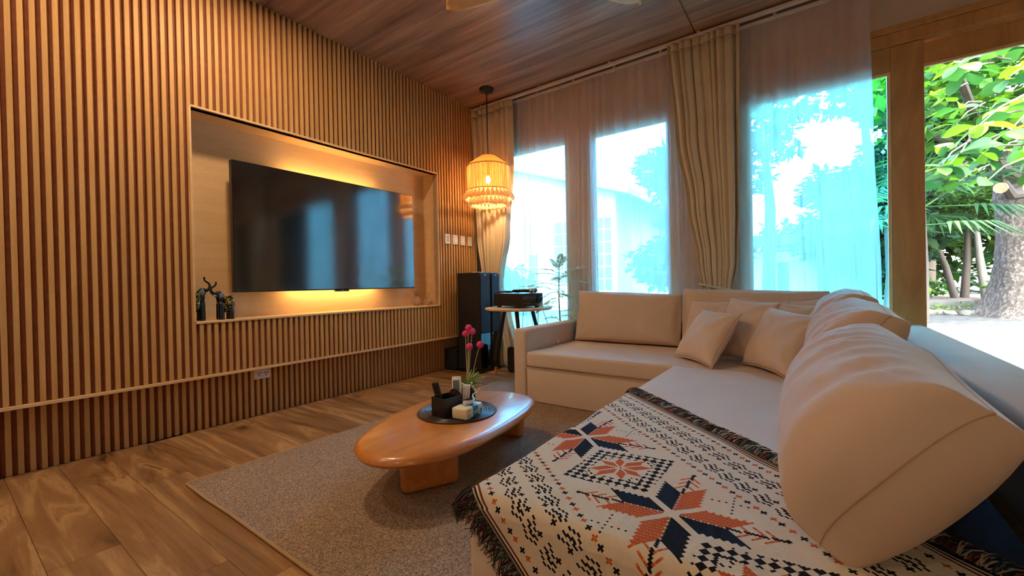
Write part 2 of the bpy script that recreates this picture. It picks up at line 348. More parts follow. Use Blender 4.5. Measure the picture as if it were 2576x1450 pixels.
# far wall with sliding glass doors --------------------------------
HZ0, HZ1 = 2.57, 2.70
wf = struct('wall_far', MB().bb((-0.5, YW, HZ1), (X1+0.12, YW+0.2, ZC)), M['plaster'], 'plaster band above the wooden sliding door head', 'wall')
MB().bb((-0.5, YW, 0), (0.16, YW+0.2, HZ1)).build('corner_pier', M['plaster'], wf, False)
MB().bb((7.2, YW, 0), (X1+0.12, YW+0.2, HZ1)).build('corner_pier', M['plaster'], wf, False)
tr1 = struct('trim_1', MB().bb((0.16, YW-0.012, HZ0), (7.2, YW+0.2, HZ1-0.045), 0.004), M['frame'], 'long hardwood head beam above the glass doors', 'trim', False)
MB().bb((0.16, YW-0.026, HZ1-0.043), (7.2, YW+0.02, HZ1), 0.006).build('moulding', M['frame'], tr1, False)
def door(name, x0, x1, gx0, gx1, gz1, y, label, gz0=0.16, th=0.045, ztop=HZ0, beads=True, glass='glass'):
    d = empty(name, ((x0+x1)/2, y, 0)); tag(d, label, 'glass door', None, 'structure')
    cx = (x0+x1)/2
    def bx(n, a, b, mat=M['frame'], bev=0.004): MB().bb((a[0]-cx, a[1], a[2]), (b[0]-cx, b[1], b[2]), bev).build(n, mat, d, False)
    bx('stile', (x0, 0, 0.0), (gx0, th, ztop-0.004)); bx('stile', (gx1, 0, 0.0), (x1, th, ztop-0.004))
    bx('top_rail', (gx0, 0, gz1), (gx1, th, ztop-0.004)); bx('bottom_rail', (gx0, 0, 0.0), (gx1, th, gz0))
    bx('glass_pane', (gx0-0.004, th*0.45, gz0-0.004), (gx1+0.004, th*0.45+0.005, gz1+0.004), M[glass], 0)
    if beads:
        b = 0.020
        bx('glazing_bead', (gx0, -0.002, gz0), (gx0+b, th*0.42, gz1), M['bead'], 0); bx('glazing_bead', (gx1-b, -0.002, gz0), (gx1, th*0.42, gz1), M['bead'], 0)
        bx('glazing_bead', (gx0+b, -0.002, gz1-b), (gx1-b, th*0.42, gz1), M['bead'], 0)
    return d
door('door_1', 0.17, 1.335, 0.33, 1.178, 2.44, YW+0.005, 'leftmost wood framed glass door behind the first sheer curtain', glass='glass_cyan')
door('door_2', 1.337, 2.385, 1.490, 2.225, 2.435, YW+0.005, 'second wood framed glass door behind sheer curtain, left of the gathered drape', glass='glass_cyan')
door('door_3', 2.70, 3.925, 2.872, 3.752, 2.392, YW+0.005, 'wood framed glass door behind the right sheer curtain with exposed stile', glass='glass_cyan')
door('door_4', 3.80, 5.35, 3.90, 5.19, 2.425, YW+0.085, 'uncurtained glass door at right showing the garden', 0.16, 0.045, HZ0+0.03, True, 'glass_tint')
door('door_5', 5.55, 7.19, 5.70, 7.03, 2.40, YW+0.005, 'glass door at the far right, beyond the frame')  # unseen; placed from the screen reflection and to bring in daylight
for k, (a_, b_) in enumerate(RW):
    hw = (b_-a_)/2
    d = door('door_%d' % (6+k), -hw, hw, -hw+0.12, hw-0.12, 2.40, 0, 'glass door in the right-hand wall beside the far corner')
    d.location = (X1+0.04, (a_+b_)/2, 0); d.rotation_euler = (0, 0, -PI/2)
pst = struct('trim_2', MB().bb((2.387, YW-0.01, 0), (2.698, YW+0.06, HZ0), 0.004), M['frame'], 'wide hardwood post between the glass doors behind the middle drape', 'trim')
pst = struct('trim_3', MB().bb((5.36, YW-0.01, 0), (5.55, YW+0.15, HZ0), 0.004), M['frame'], 'hardwood jamb at the right end of the glass doors', 'trim')
pst = struct('trim_4', MB().bb((0.16, YW-0.02, -0.012), (7.2, YW+0.2, 0.012), 0.003), M['frame'], 'low hardwood threshold under the sliding glass doors', 'trim')
# ------------------------------------------------------------------ television in the niche
TVX = -0.075
tv = empty('television', (TVX, 2.142, 0.93)); tag(tv, 'large flat black television hung in the lit wall recess', 'television')
mt, t, p, out = nodes('tv_screen'); p.inputs['Base Color'].default_value = (0.004, 0.004, 0.006, 1); p.inputs['Roughness'].default_value = 0.10; p.inputs['IOR'].default_value = 3.0; M['screen'] = mt
MB().bb((-0.045, -0.838, 0), (0, 0.838, 0.955), 0.004).build('housing', M['black'], tv, False)
MB().bb((0.0, -0.832, 0.010), (0.0016, 0.832, 0.950)).build('screen', M['screen'], tv, False)
MB().bb((-0.028, -0.05, -0.014), (0.001, 0.08, 0.001), 0.003).build('sensor_bar', M['black'], tv, False)
MB().bb((0.001, 0.008, -0.006), (0.0022, 0.024, -0.002)).build('logo_mark', plain('pale_print', srgb(170, 170, 175), 0.5), tv, False)
MB().bb((-0.147, -0.25, 0.25), (-0.04, 0.25, 0.65), 0.004).build('wall_bracket', M['black'], tv, False)
led = plain('warm_led', (1, .7, .3, 1), 0.5, emit=(1.0, 0.62, 0.22, 1), estr=40.0)
for z0, z1 in ((0.918, 0.926), (0.026, 0.034)): MB().bb((-0.060, -0.42, z0), (-0.048, 0.45, z1)).build('backlight_strip', led, tv, False)
# ------------------------------------------------------------------ elephants
gold = None
mt, t, p, out = nodes('gold_mosaic'); co = objco(t); vo = t.nodes.new('ShaderNodeTexVoronoi'); vo.inputs['Scale'].default_value = 170; t.links.new(co, vo.inputs['Vector'])
t.links.new(ramp(t, vo.outputs['Color'], [(0.35, srgb(20, 17, 12)), (0.55, srgb(70, 56, 22)), (0.8, srgb(226, 190, 104))]), p.inputs['Base Color']); p.inputs['Roughness'].default_value = 0.25; p.inputs['Metallic'].default_value = 0.5; gold = mt
M['ceramic'] = plain('black_ceramic', srgb(14, 18, 20), 0.12, coat=0.4)
def elephant(name, loc, s, h, label, ear_side):
    # local x: along the wall (body axis), s = facing direction (+1 or -1), y out of the wall
    e = empty(name, loc, PI/2); tag(e, label, 'figurine', 'elephant figurines in the recess')
    mb = MB()
    def P(x, y, z): return Vector((s*x, -y, z))
    mb.ell(P(-0.028, 0, 0.118*h), (0.040, 0.032, 0.066*h), None, 20, 12)
    mb.ell(P(0.008, 0, 0.16*h), (0.028, 0.027, 0.050*h), None, 16, 12)
    for x, yy in ((0.012, 0.018), (0.012, -0.018), (-0.050, 0.018), (-0.050, -0.018)):
        mb.tube([P(x, yy, 0), P(x, yy, 0.05*h), P(x*0.9, yy*0.8, 0.13*h)], [0.0195, 0.0195, 0.021], 12)
    mb.ell(P(0.022, 0, 0.195*h), (0.026, 0.022, 0.026), None, 16, 10)
    tr_ = [P(0.036, 0, 0.198*h), P(0.054, 0, 0.205*h), P(0.066, 0, 0.222*h), P(0.066, 0, 0.243*h), P(0.054, 0, 0.256*h), P(0.042, 0, 0.264*h), P(0.034, 0, 0.276*h), P(0.036, 0, 0.288*h), P(0.031, 0, 0.292*h)]
    mb.tube(tr_, [0.017, 0.0125, 0.0095, 0.008, 0.0072, 0.0066, 0.0062, 0.007, 0.0075], 10)
    mb.tube([P(-0.066, 0, 0.15*h), P(-0.075, 0, 0.13*h), P(-0.076, 0, 0.09*h)], [0.005, 0.004, 0.003], 6)
    b = mb.build('body', M['ceramic'], e)
    rm = b.modifiers.new('fuse', 'REMESH'); rm.mode = 'VOXEL'; rm.voxel_size = 0.0035; rm.use_smooth_shade = True
    sm_ = b.modifiers.new('soft', 'SMOOTH'); sm_.iterations = 3
    for q in (1, -1):
        mb = MB()
        mb.grid(lambda u, v: P(-0.060+0.058*u, q*(0.0335*math.sqrt(max(0.05, 1-((u-0.5)*1.2)**2))), (0.085+0.10*v)*h), 10, 8)
        c = mb.build('mosaic_cloth', gold, e); sd_ = c.modifiers.new('thick', 'SOLIDIFY'); sd_.thickness = 0.003; sd_.offset = 1
        mb = MB(); mb.ell(P(0.010, q*0.024, 0.185*h), (0.017, 0.005, 0.024), Euler((q*0.25, 0.2*s, 0)).to_matrix(), 14, 8); mb.build('ear', plain('blue_grey_glaze', srgb(120, 150, 160), 0.15, coat=0.5) if q*ear_side > 0 else M['ceramic'], e)
        mb = MB(); mb.tube([P(0.036, q*0.012, 0.186*h), P(0.048, q*0.014, 0.188*h), P(0.056, q*0.014, 0.198*h)], [0.004, 0.003, 0.0012], 8); mb.build('tusk', plain('ivory_glaze', srgb(226, 214, 190), 0.3), e)
    return e
elephant('elephant_figurine', (-0.115, 1.100, NZ0), 1, 1.02, 'taller black and gold elephant figurine at the recess end, trunk raised', 1)
elephant('elephant_figurine', (-0.085, 1.228, NZ0), -1, 0.90, 'smaller black and gold elephant figurine nearer the television, trunk raised', 1)
# ------------------------------------------------------------------ glass fruit
mt, t, p, out = nodes('amber_cut_glass'); p.inputs['Base Color'].default_value = srgb(250, 226, 206); p.inputs['Roughness'].default_value = 0.05; p.inputs['Transmission Weight'].default_value = 0.85; p.inputs['IOR'].default_value = 1.5; M['crystal'] = mt
def glassfruit(name, loc, pine, label):
    e = empty(name, loc); tag(e, label, 'ornament', 'glass fruit ornaments in the recess')
    H = 0.105 if pine else 0.075; Rr = 0.045 if pine else 0.052
    def fn(u, v):
        a = 2*PI*u; zz = v
        r = Rr*math.sin(PI*min(0.985, max(0.0, 0.10+0.86*zz)))**0.75
        if not pine: r *= 1-0.12*zz
        k = 9; b = abs(math.sin(k*a/2+PI*zz*5))*abs(math.sin(-k*a/2+PI*zz*5))
        r *= 1+0.14*b
        return Vector((r*math.cos(a), r*math.sin(a), H*zz))
    mb = MB(); mb.grid(fn, 54, 28, True)
    rings = [v for v in mb.bm.verts if v.co.z < 1e-6]; mb.bm.faces.new(sorted(rings, key=lambda v: math.atan2(v.co.y, v.co.x)))
    tops = [v for v in mb.bm.verts if v.co.z > H-1e-6]; mb.bm.faces.new(sorted(tops, key=lambda v: math.atan2(v.co.y, v.co.x)))
    mb.build('fruit_body', M['crystal'], e)
    lf = MB()
    n = 7 if pine else 3
    for k in range(n):
        a = 2*PI*k/n+0.4; L = 0.055 if pine else 0.06; 
        pts = []
        for q in range(6):
            s_ = q/5; pts.append((math.cos(a)*(0.006+0.034*s_**1.4), math.sin(a)*(0.006+0.034*s_**1.4), H-0.006+L*math.sin(s_*PI*0.62)))
        mb = MB(); mb.tube(pts, [0.008, 0.010, 0.009, 0.007, 0.005, 0.002] if pine else [0.005, 0.005, 0.006, 0.007, 0.006, 0.002], 8); mb.build('crown_leaf' if pine else 'stem_leaf', M['crystal'], e)
    return e
glassfruit('glass_pineapple', (-0.11, 3.03, NZ0), True, 'clear glass pineapple ornament on the recess shelf beside the television')
glassfruit('glass_apple', (-0.085, 3.165, NZ0), False, 'squat clear glass apple ornament in the recess corner')
# ------------------------------------------------------------------ switches, outlet
def plate(name, y0, y1, z0, z1, kind, label, x=0.0, horiz=False):
    e = empty(name, (x, (y0+y1)/2, (z0+z1)/2)); tag(e, label, 'socket' if kind == 'socket' else 'switch', None if horiz else 'switch plates on the slatted wall')
    wy, wz = (y1-y0)/2, (z1-z0)/2
    MB().bb((-0.002, -wy, -wz), (0.009, wy, wz), 0.002).build('plate', M['white'], e, False)
    if kind == 'switch':
        MB().bb((0.008, -wy*0.52, -wz*0.62), (0.0125, wy*0.52, wz*0.62), 0.002).build('rocker', M['white'], e, False)
        MB().bb((0.0085, -wy*0.60, -wz*0.70), (0.0095, wy*0.60, wz*0.70)).build('rocker_surround', plain('plate_grey', srgb(196, 188, 178), 0.5), e, False)
    else:
        if not horiz:
            MB().bb((0.0085, -wy*0.45, -wz*0.62), (0.0105, wy*0.45, wz*0.62), 0.001).build('insert', M['white'], e, False)
            for k in (-1, 0, 1):
                MB().bb((0.010, -wy*0.2, k*wz*0.4-wz*0.1), (0.0112, wy*0.2, k*wz*0.4+wz*0.1)).build('port', M['black'], e, False)
        else:
            for k in (-1, 1):
                MB().bb((0.0085, k*wy*0.4-wy*0.3, -wz*0.6), (0.010, k*wy*0.4+wy*0.3, wz*0.6), 0.001).build('socket_face', M['white'], e, False)
                for dy, dz, sy, sz in ((0, -0.28, .06, .14), (-0.16, 0.2, .09, .08), (0.16, 0.2, .09, .08)):
                    MB().bb((0.0095, k*wy*0.4+dy*wy-sy*wy, dz*wz-sz*wz), (0.0112, k*wy*0.4+dy*wy+sy*wy, dz*wz+sz*wz)).build('socket_slot', M['black'], e, False)
    return e
plate('wall_socket', 3.362, 3.438, 1.412, 1.520, 'socket', 'white wall plate with three dark ports, nearest the television')
plate('light_switch', 3.486, 3.562, 1.411, 1.519, 'switch', 'white light switch second from the television')
plate('light_switch', 3.612, 3.686, 1.409, 1.517, 'switch', 'white light switch third from the television')
plate('light_switch', 3.736, 3.803, 1.408, 1.515, 'switch', 'white light switch nearest the corner drape')
plate('power_outlet', 1.435, 1.552, 0.272, 0.345, 'socket', 'white double power outlet under the hung slatted panel', RX, True)
# ------------------------------------------------------------------ pendant lamp
LX, LY = 0.465, 3.565
pl = empty('pendant_lamp', (LX, LY, ZC)); tag(pl, 'lit boho pendant lamp with string shade and two rows of tassels', 'lamp')
MB().lathe([(0, 0), (0.075, 0), (0.078, -0.012), (0.07, -0.028), (0.012, -0.034), (0, -0.034)], (0, 0, 0), 28).build('ceiling_rose', M['black'], pl)
mb = MB(); mb.tube([(0, 0, -0.03), (0, 0, -0.70)], 0.006, 8); mb.build('cord', M['black'], pl)
M['jute'] = plain('jute_string', srgb(196, 140, 84), 0.9, noise_amt=0.15, nscale=60)
def transl(name, c, k=0.5):
    mt, t, p, out = nodes(name); p.inputs['Base Color'].default_value = c; p.inputs['Roughness'].default_value = 0.9
    tl = t.nodes.new('ShaderNodeBsdfTranslucent'); tl.inputs[0].default_value = c; ms = t.nodes.new('ShaderNodeMixShader'); ms.inputs[0].default_value = k
    t.links.new(p.outputs[0], ms.inputs[1]); t.links.new(tl.outputs[0], ms.inputs[2]); t.links.new(ms.outputs[0], out.inputs[0]); return mt
M['string'] = transl('string_shade', srgb(238, 200, 140), 0.55); M['tassel'] = transl('cream_tassel', srgb(236, 208, 164), 0.5)
ZT = -0.725; ZS0 = -0.84; ZS1 = -1.098; RS = 0.224
mb = MB(); mb.lathe([(0.012, ZT+0.02), (0.03, ZT+0.012), (0.085, ZT-0.004), (0.13, ZT-0.035), (0.20, ZT-0.085), (RS, ZS0)], (0, 0, 0), 48); c = mb.build('shade_cap', M['string'], pl)
sd_ = c.modifiers.new('thick', 'SOLIDIFY'); sd_.thickness = 0.003
mb = MB()
for k in range(300):
    a = 2*PI*k/300; r = RS+R.uniform(-0.006, 0.006); a2 = a+R.uniform(-0.012, 0.012)
    mb.tube([(r*math.cos(a), r*math.sin(a), ZS0+0.005), ((RS+0.004)*math.cos(a2), (RS+0.004)*math.sin(a2), ZS1)], 0.0021, 4, False)
st = mb.build('string_curtain', M['string'], pl); st['kind'] = 'stuff'
for z, r in ((ZS0, RS), (ZS1, RS+0.006), (ZS1-0.075, RS-0.03)):
    mb = MB(); mb.tube([(r*math.cos(2*PI*k/48), r*math.sin(2*PI*k/48), z) for k in range(49)], 0.005, 6, False); mb.build('hoop', M['jute'], pl)
mb = MB(); mb.lathe([(0, 0), (0.006, -0.002), (0.009, -0.012), (0.008, -0.02), (0.018, -0.05), (0.022, -0.075), (0.016, -0.088), (0, -0.09)], (0, 0, 0), 10)
tm = mb.mesh('tassel', M['tassel'])
for row, (z, r, n) in enumerate(((ZS1-0.002, RS+0.010, 34), (ZS1-0.075, RS-0.028, 28))):
    for k in range(n):
        a = 2*PI*(k+0.5*row)/n
        ob = link('tassel', tm, pl, (r*math.cos(a), r*math.sin(a), z)); ob.rotation_euler = Euler((0, -0.32 if row == 0 else -0.12, a)); ob.scale = (1.15, 1.15, R.uniform(0.95, 1.1))
bulb = plain('lit_bulb', (1, .8, .5, 1), 0.3, emit=(1.0, 0.72, 0.36, 1), estr=60)
mb = MB(); mb.lathe([(0, -0.93), (0.014, -0.932), (0.024, -0.95), (0.03, -0.975), (0.024, -1.0), (0.01, -1.012), (0, -1.013)], (0, 0, 0), 16); mb.build('bulb', bulb, pl)
mb = MB(); mb.tube([(0, 0, -0.70), (0, 0, -0.935)], [0.012, 0.016], 12); mb.build('lamp_holder', M['black'], pl)
ld = bpy.data.lights.new('pendant_glow', 'POINT'); ld.energy = 10; ld.color = (1.0, 0.72, 0.38); ld.shadow_soft_size = 0.035
lo = bpy.data.objects.new('pendant_glow', ld); col.objects.link(lo); lo.location = (LX, LY, ZC-1.045); 
# ------------------------------------------------------------------ curtain rails, drapes, sheers
def crail(name, y, z, x0, x1, label):
    e = empty(name, ((x0+x1)/2, y, z)); tag(e, label, 'curtain rail', 'white curtain rails along the ceiling'); hw = (x1-x0)/2
    MB().bb((-hw, -0.016, 0), (hw, 0.016, 0.028), 0.004).build('track', M['rail'], e, False)
    for k in range(8): MB().bb((-hw+0.15+k*(2*hw-0.3)/7-0.012, -0.012, 0.028), (-hw+0.15+k*(2*hw-0.3)/7+0.012, 0.012, ZC-z), 0.002).build('bracket', M['rail'], e, False)
    for s in (-1, 1): MB().bb((s*hw-0.008, -0.018, -0.002), (s*hw+0.008, 0.018, 0.030), 0.003).build('end_stop', M['rail'], e, False)
crail('curtain_rail', 3.855, 3.008, 0.0, 5.85, 'white curtain rail nearer the room carrying the heavy drapes')
crail('curtain_rail', 3.932, 2.985, 0.28, 3.66, 'white curtain rail nearer the glass carrying the sheers')
def interp(keys, z):
    keys = sorted(keys, reverse=True)
    if z >= keys[0][0]: return keys[0][1:]
    for a, b in zip(keys, keys[1:]):
        if z >= b[0]:
            t_ = (a[0]-z)/(a[0]-b[0]); t_ = t_*t_*(3-2*t_)
            return tuple(a[i]+(b[i]-a[i])*t_ for i in range(1, len(a)))
    return keys[-1][1:]
def curtain(name, y, keys, folds, mat, label, cat, group, nu=180, nv=40, seed=0, header=0.07, hmat=None, thick=0.002, amp_pow=1.0, sharp=0.0):
    z1, z0 = max(k[0] for k in keys), min(k[0] for k in keys)
    cx = sum(keys[0][1:3])/2
    e = empty(name, (cx, y, z0)); tag(e, label, cat, group)
    rr = random.Random(seed); ph = [rr.uniform(0, 6.28) for _ in range(6)]
    def fn_off(zz0, zz1):
        def fn(u, v):
            z = zz0+(zz1-zz0)*v
            xl, xr, A = interp(keys, z)
            uu = u+0.020*math.sin(2*PI*2.3*u+ph[0])+0.012*math.sin(2*PI*5.1*u+ph[1]+z*0.5)
            s = math.sin(2*PI*folds*uu+ph[2]+0.5*math.sin(z*1.3+ph[3]))
            if sharp: s = (1-abs(s))*2*sharp-1*sharp + s*(1-sharp)
            am = A*(0.65+0.35*math.sin(2*PI*1.7*u+ph[4]+z*0.8))
            yy = am*s + 0.25*A*math.sin(2*PI*folds*2.2*uu+ph[5]+z)
            x = xl+(xr-xl)*u + 0.35*A*math.cos(2*PI*folds*uu+ph[2])*(1 if 0.02 < u < 0.98 else 0)
            return Vector((x-cx, yy, z-z0))
        return fn
    mb = MB(); mb.grid(fn_off(z0, z1-header), nu, nv); b = mb.build('panel', mat, e, True, 180)
    mb = MB(); mb.grid(fn_off(z1-header, z1), nu, 3); h = mb.build('header_tape', hmat or mat, e, True, 180)
    for ob in (b, h):
        if thick: sd_ = ob.modifiers.new('thick', 'SOLIDIFY'); sd_.thickness = thick; sd_.offset = 0
    return e
d1 = curtain('drape', 3.850, [(3.008, 0.0, 0.60, 0.028), (2.3, 0.03, 0.60, 0.028), (1.5, 0.06, 0.52, 0.032), (1.05, 0.12, 0.42, 0.03), (0.92, 0.16, 0.38, 0.022), (0.7, 0.12, 0.50, 0.03), (0.02, 0.08, 0.66, 0.035)], 7, M['drape'], 'heavy beige drape gathered in the corner behind the pendant lamp', 'curtain', 'beige drapes', seed=3)
d2 = curtain('drape', 3.850, [(3.008, 2.275, 2.835, 0.034), (2.2, 2.335, 2.825, 0.042), (1.6, 2.42, 2.815, 0.040), (1.1, 2.49, 2.80, 0.030), (0.88, 2.525, 2.765, 0.022), (0.6, 2.46, 2.80, 0.03), (0.02, 2.42, 2.86, 0.035)], 9, M['drape'], 'heavy beige drape tied back between the two sheer curtains', 'curtain', 'beige drapes', seed=11)
d3 = curtain('drape', 3.850, [(3.008, 5.15, 5.80, 0.030), (2.2, 5.20, 5.78, 0.034), (1.5, 5.30, 5.72, 0.034), (0.95, 5.40, 5.66, 0.022), (0.6, 5.32, 5.72, 0.03), (0.02, 5.28, 5.78, 0.035)], 9, M['drape'], 'heavy beige drape at the far right, mirrored in the television', 'curtain', 'beige drapes', seed=17)
for d, x0, x1, z in ((d1, 0.14, 0.40, 0.93), (d2, 2.505, 2.785, 0.89)):
    cx = (x0+x1)/2-d.location.x; hw = (x1-x0)/2
    mb = MB(); mb.tube([(cx+hw*math.cos(2*PI*k/32), 0.055*math.sin(2*PI*k/32), z-0.02+0.02*math.cos(2*PI*k/32)*-1.6) for k in range(33)], 0.009, 8, False); mb.build('tie_band', M['drape'], d)
curtain('sheer_curtain', 3.930, [(2.985, 0.30, 2.36, 0.022), (2.0, 0.30, 2.36, 0.028), (1.0, 0.28, 2.37, 0.03), (0.03, 0.28, 2.38, 0.034)], 19, M['voile'], 'white sheer curtain across the two left doors, behind the potted fern', 'curtain', 'white sheer curtains', 420, 30, 5, 0.07, None, 0, 1.0, 0.45)
curtain('sheer_curtain', 3.930, [(2.985, 2.34, 3.635, 0.014), (2.0, 2.34, 3.652, 0.022), (0.9, 2.34, 3.685, 0.026), (0.03, 2.34, 3.71, 0.03)], 8, M['voile'], 'white sheer curtain right of the tied drape, behind the sofa corner', 'curtain', 'white sheer curtains', 300, 30, 9, 0.07, None, 0, 1.0, 0.45)
# ------------------------------------------------------------------ ceiling fan
FX, FY, FZ = 2.087, 2.107, 2.74
fan = empty('ceiling_fan', (FX, FY, FZ)); tag(fan, 'ceiling fan with pale wooden blades reaching in at the top', 'fan')
M['blade'] = wood('pale_blade_wood', [(0.3, srgb(214, 150, 84)), (0.7, srgb(236, 184, 116))], (2, 2, 2), 3, 0.4, 7, 0.8, 0, 0.4)
mb = MB(); mb.lathe([(0, -0.05), (0.06, -0.045), (0.085, -0.01), (0.09, 0.04), (0.05, 0.07), (0, 0.075)], (0, 0, 0), 28); mb.build('motor_housing', M['blade'], fan)
mb = MB(); mb.tube([(0, 0, 0.06), (0, 0, ZC-FZ)], 0.014, 10); mb.build('down_rod', M['white'], fan)
mb = MB(); mb.lathe([(0.02, ZC-FZ-0.07), (0.055, ZC-FZ-0.04), (0.07, ZC-FZ)], (0, 0, 0), 24); mb.build('canopy', M['white'], fan)
def bladefn(u, v):
    r = 0.06+0.67*u; wv = 0.040+0.035*math.sin(PI*min(1, u*0.9+0.1))**0.8
    if u > 0.86: wv *= math.sqrt(max(0.0, 1-((u-0.86)/0.14)**2))
    q = (v-0.5)*2
    return Vector((r, q*wv+0.02*u, 0.03*u*u+q*0.012+0.004*(1-q*q)))
mb = MB(); mb.grid(bladefn, 28, 8); bm_ = mb.mesh('blade', M['blade'], True, 180)
a0 = math.atan2(2.055-FY, 1.36-FX)
for k in range(3):
    ob = link('blade', bm_, fan, (0, 0, 0), (0, 0, a0-k*2*PI/3)); sd_ = ob.modifiers.new('thick', 'SOLIDIFY'); sd_.thickness = 0.014
# ------------------------------------------------------------------ rug
mb = MB(); mb.bb((0.80, 0.738, 0.0), (3.1, 3.25, 0.009), 0.003)
rug = mb.build('rug', M['rug'], None, False); tag(rug, 'grey brown woven rug under the coffee table and sofa', 'rug')
mb = MB(); mb.tube([(0.80, 3.25, 0.007), (0.80, 2.0, 0.007), (0.797, 0.738, 0.007)], 0.006, 6); mb.build('binding', M['rugedge'], rug)
mb = MB(); mb.tube([(0.797, 0.735, 0.007), (1.05, 0.731, 0.008), (1.3, 0.737, 0.007), (2.0, 0.733, 0.008), (3.1, 0.735, 0.007)], 0.006, 6); mb.build('binding', M['rugedge'], rug)
# ------------------------------------------------------------------ coffee table
ZTOP, RUG = 0.26, 0.009
op = [(1.64, 1.09), (1.56, 1.17), (1.44, 1.396), (1.345, 1.77), (1.416, 2.058), (1.66, 2.225), (1.861, 2.205), (1.966, 2.087), (2.044, 1.81), (2.072, 1.435), (2.036, 1.225), (1.945, 1.087), (1.80, 1.030)]
def catmull(pts, n=6):
    out_ = []; N = len(pts)
    for i in range(N):
        p0, p1, p2, p3 = (Vector(pts[(i+k-1) % N]) for k in range(4))
        for j in range(n):
            t_ = j/n; out_.append(0.5*((2*p1)+(p2-p0)*t_+(2*p0-5*p1+4*p2-p3)*t_*t_+(3*p1-p0-3*p2+p3)*t_**3))
    return out_
outl = catmull(op)
for _ in range(14): outl = [(outl[i-1]+outl[i]*2+outl[(i+1) % len(outl)])/4 for i in range(len(outl))]
tc_ = Vector((1.71, 1.63))
ct = empty('coffee_table', (tc_.x, tc_.y, RUG)); tag(ct, 'low polished teak coffee table with an egg shaped top on the rug', 'coffee table')
mb = MB(); rings = []
for inset, z in ((0.30, ZTOP-0.06), (0.10, ZTOP-0.058), (0.035, ZTOP-0.054), (0.010, ZTOP-0.044), (0.0, ZTOP-0.030), (0.006, ZTOP-0.014), (0.022, ZTOP-0.004), (0.045, ZTOP), (0.3, ZTOP)):
    rg = []
    for q in outl:
        d = (q-tc_); L = d.length; pq = tc_ + d*(1-inset/L) - tc_
        rg.append(mb.bm.verts.new((pq.x, pq.y, z-RUG)))
    rings.append(rg)
for a, b in zip(rings, rings[1:]):
    for i in range(len(a)): mb.bm.faces.new((a[i], a[(i+1) % len(a)], b[(i+1) % len(a)], b[i]))
mb.bm.faces.new(rings[0][::-1]); mb.bm.faces.new(rings[-1])
mb.build('table_top', M['tabletop'], ct, True, 50)
def tleg(x, y, ang, L, th):
    mb = MB(); mb.box((0, 0, (ZTOP-0.058-RUG)/2), (L, th, ZTOP-0.058-RUG), 0.028, None, 4)
    ob = mb.build('leg', M['tabletop'], ct, True, 50); ob.location = (x-tc_.x, y-tc_.y, 0.0); ob.rotation_euler = (0, 0, ang)
tleg(1.822, 1.372, math.atan2(0.222, 0.12), 0.27, 0.085)
tleg(1.70, 2.12, math.atan2(0.022, 0.224), 0.27, 0.075)
# placemat
mt, t, p, out = nodes('woven_vinyl'); co = objco(t); wv = t.nodes.new('ShaderNodeTexWave'); wv.wave_type = 'RINGS'; wv.rings_direction = 'Z'; wv.inputs['Scale'].default_value = 26; wv.inputs['Distortion'].default_value = 0.6
t.links.new(co, wv.inputs['Vector']); t.links.new(ramp(t, wv.outputs['Fac'], [(0.2, srgb(34, 24, 20)), (0.8, srgb(74, 54, 46))]), p.inputs['Base Color']); p.inputs['Roughness'].default_value = 0.28; bump(t, p, wv.outputs['Fac'], 0.8, 0.004)
mb = MB(); mb.lathe([(0, 0), (0.205, 0), (0.214, 0.002), (0.216, 0.005), (0.212, 0.008), (0.2, 0.009), (0, 0.009)], (0, 0, 0), 56)
pm = mb.build('placemat', mt, None, True, 60, (1.706, 1.69, ZTOP)); tag(pm, 'round dark brown woven placemat on the coffee table', 'placemat')
ZM = ZTOP+0.0092
# desk organiser
og = empty('remote_organizer', (1.715, 1.60, ZM), -0.12); tag(og, 'black leather remote holder with a dark brown arched back', 'organizer')
M['leather'] = plain('black_leather', srgb(24, 22, 24), 0.45, noise_amt=0.2, nscale=60, bmp=0.4, bscale=250)
M['leather2'] = plain('brown_leather', srgb(64, 34, 24), 0.5, noise_amt=0.15, nscale=60, bmp=0.3, bscale=250)
W_, D_, H_ = 0.105, 0.115, 0.098
for nm, a, b in (('front_wall', (-W_/2, -D_/2, 0), (W_/2, -D_/2+0.006, H_)), ('back_wall', (-W_/2, D_/2-0.006, 0), (W_/2, D_/2, H_)), ('side_wall', (-W_/2, -D_/2+0.006, 0), (-W_/2+0.006, D_/2-0.006, H_)), ('side_wall', (W_/2-0.006, -D_/2+0.006, 0), (W_/2, D_/2-0.006, H_)), ('base', (-W_/2+0.006, -D_/2+0.006, 0), (W_/2-0.006, D_/2-0.006, 0.006))):
    MB().bb(a, b, 0.0012).build(nm, M['leather'], og, False)
poly = [(-0.052, 0.0), (0.052, 0.0)] + [(0.052*math.cos(a_), 0.080+0.045*math.sin(a_)) for a_ in [PI*k/14 for k in range(15)]]
mb = MB(); mb.prism(poly, D_/2+0.001, D_/2+0.007, 'y'); mb.build('arched_divider', M['leather2'], og, False)
mb = MB(); mb.prism(poly, D_/2+0.095, D_/2+0.101, 'y'); mb.build('arched_divider', M['leather2'], og, False)
for s in (-1, 1): MB().bb((s*0.049-0.003, D_/2+0.007, 0), (s*0.049+0.003, D_/2+0.095, 0.07), 0.001).build('side_wall', M['leather2'], og, False)
MB().bb((-0.046, D_/2+0.007, 0), (0.046, D_/2+0.095, 0.006)).build('base', M['leather2'], og, False)
def placed(name, loc, rot, label, cat, group=None):
    e = empty(name, loc); e.rotation_euler = rot; return tag(e, label, cat, group)
rm = placed('tv_remote', (1.705, 1.585, ZM+0.0075), (0.10, -0.22, 0.2), 'black television remote standing in the organizer front compartment', 'remote', 'remotes in the organizer')
MB().box((0, 0, 0.085), (0.040, 0.016, 0.17), 0.007, None, 3).build('remote_body', M['black'], rm)
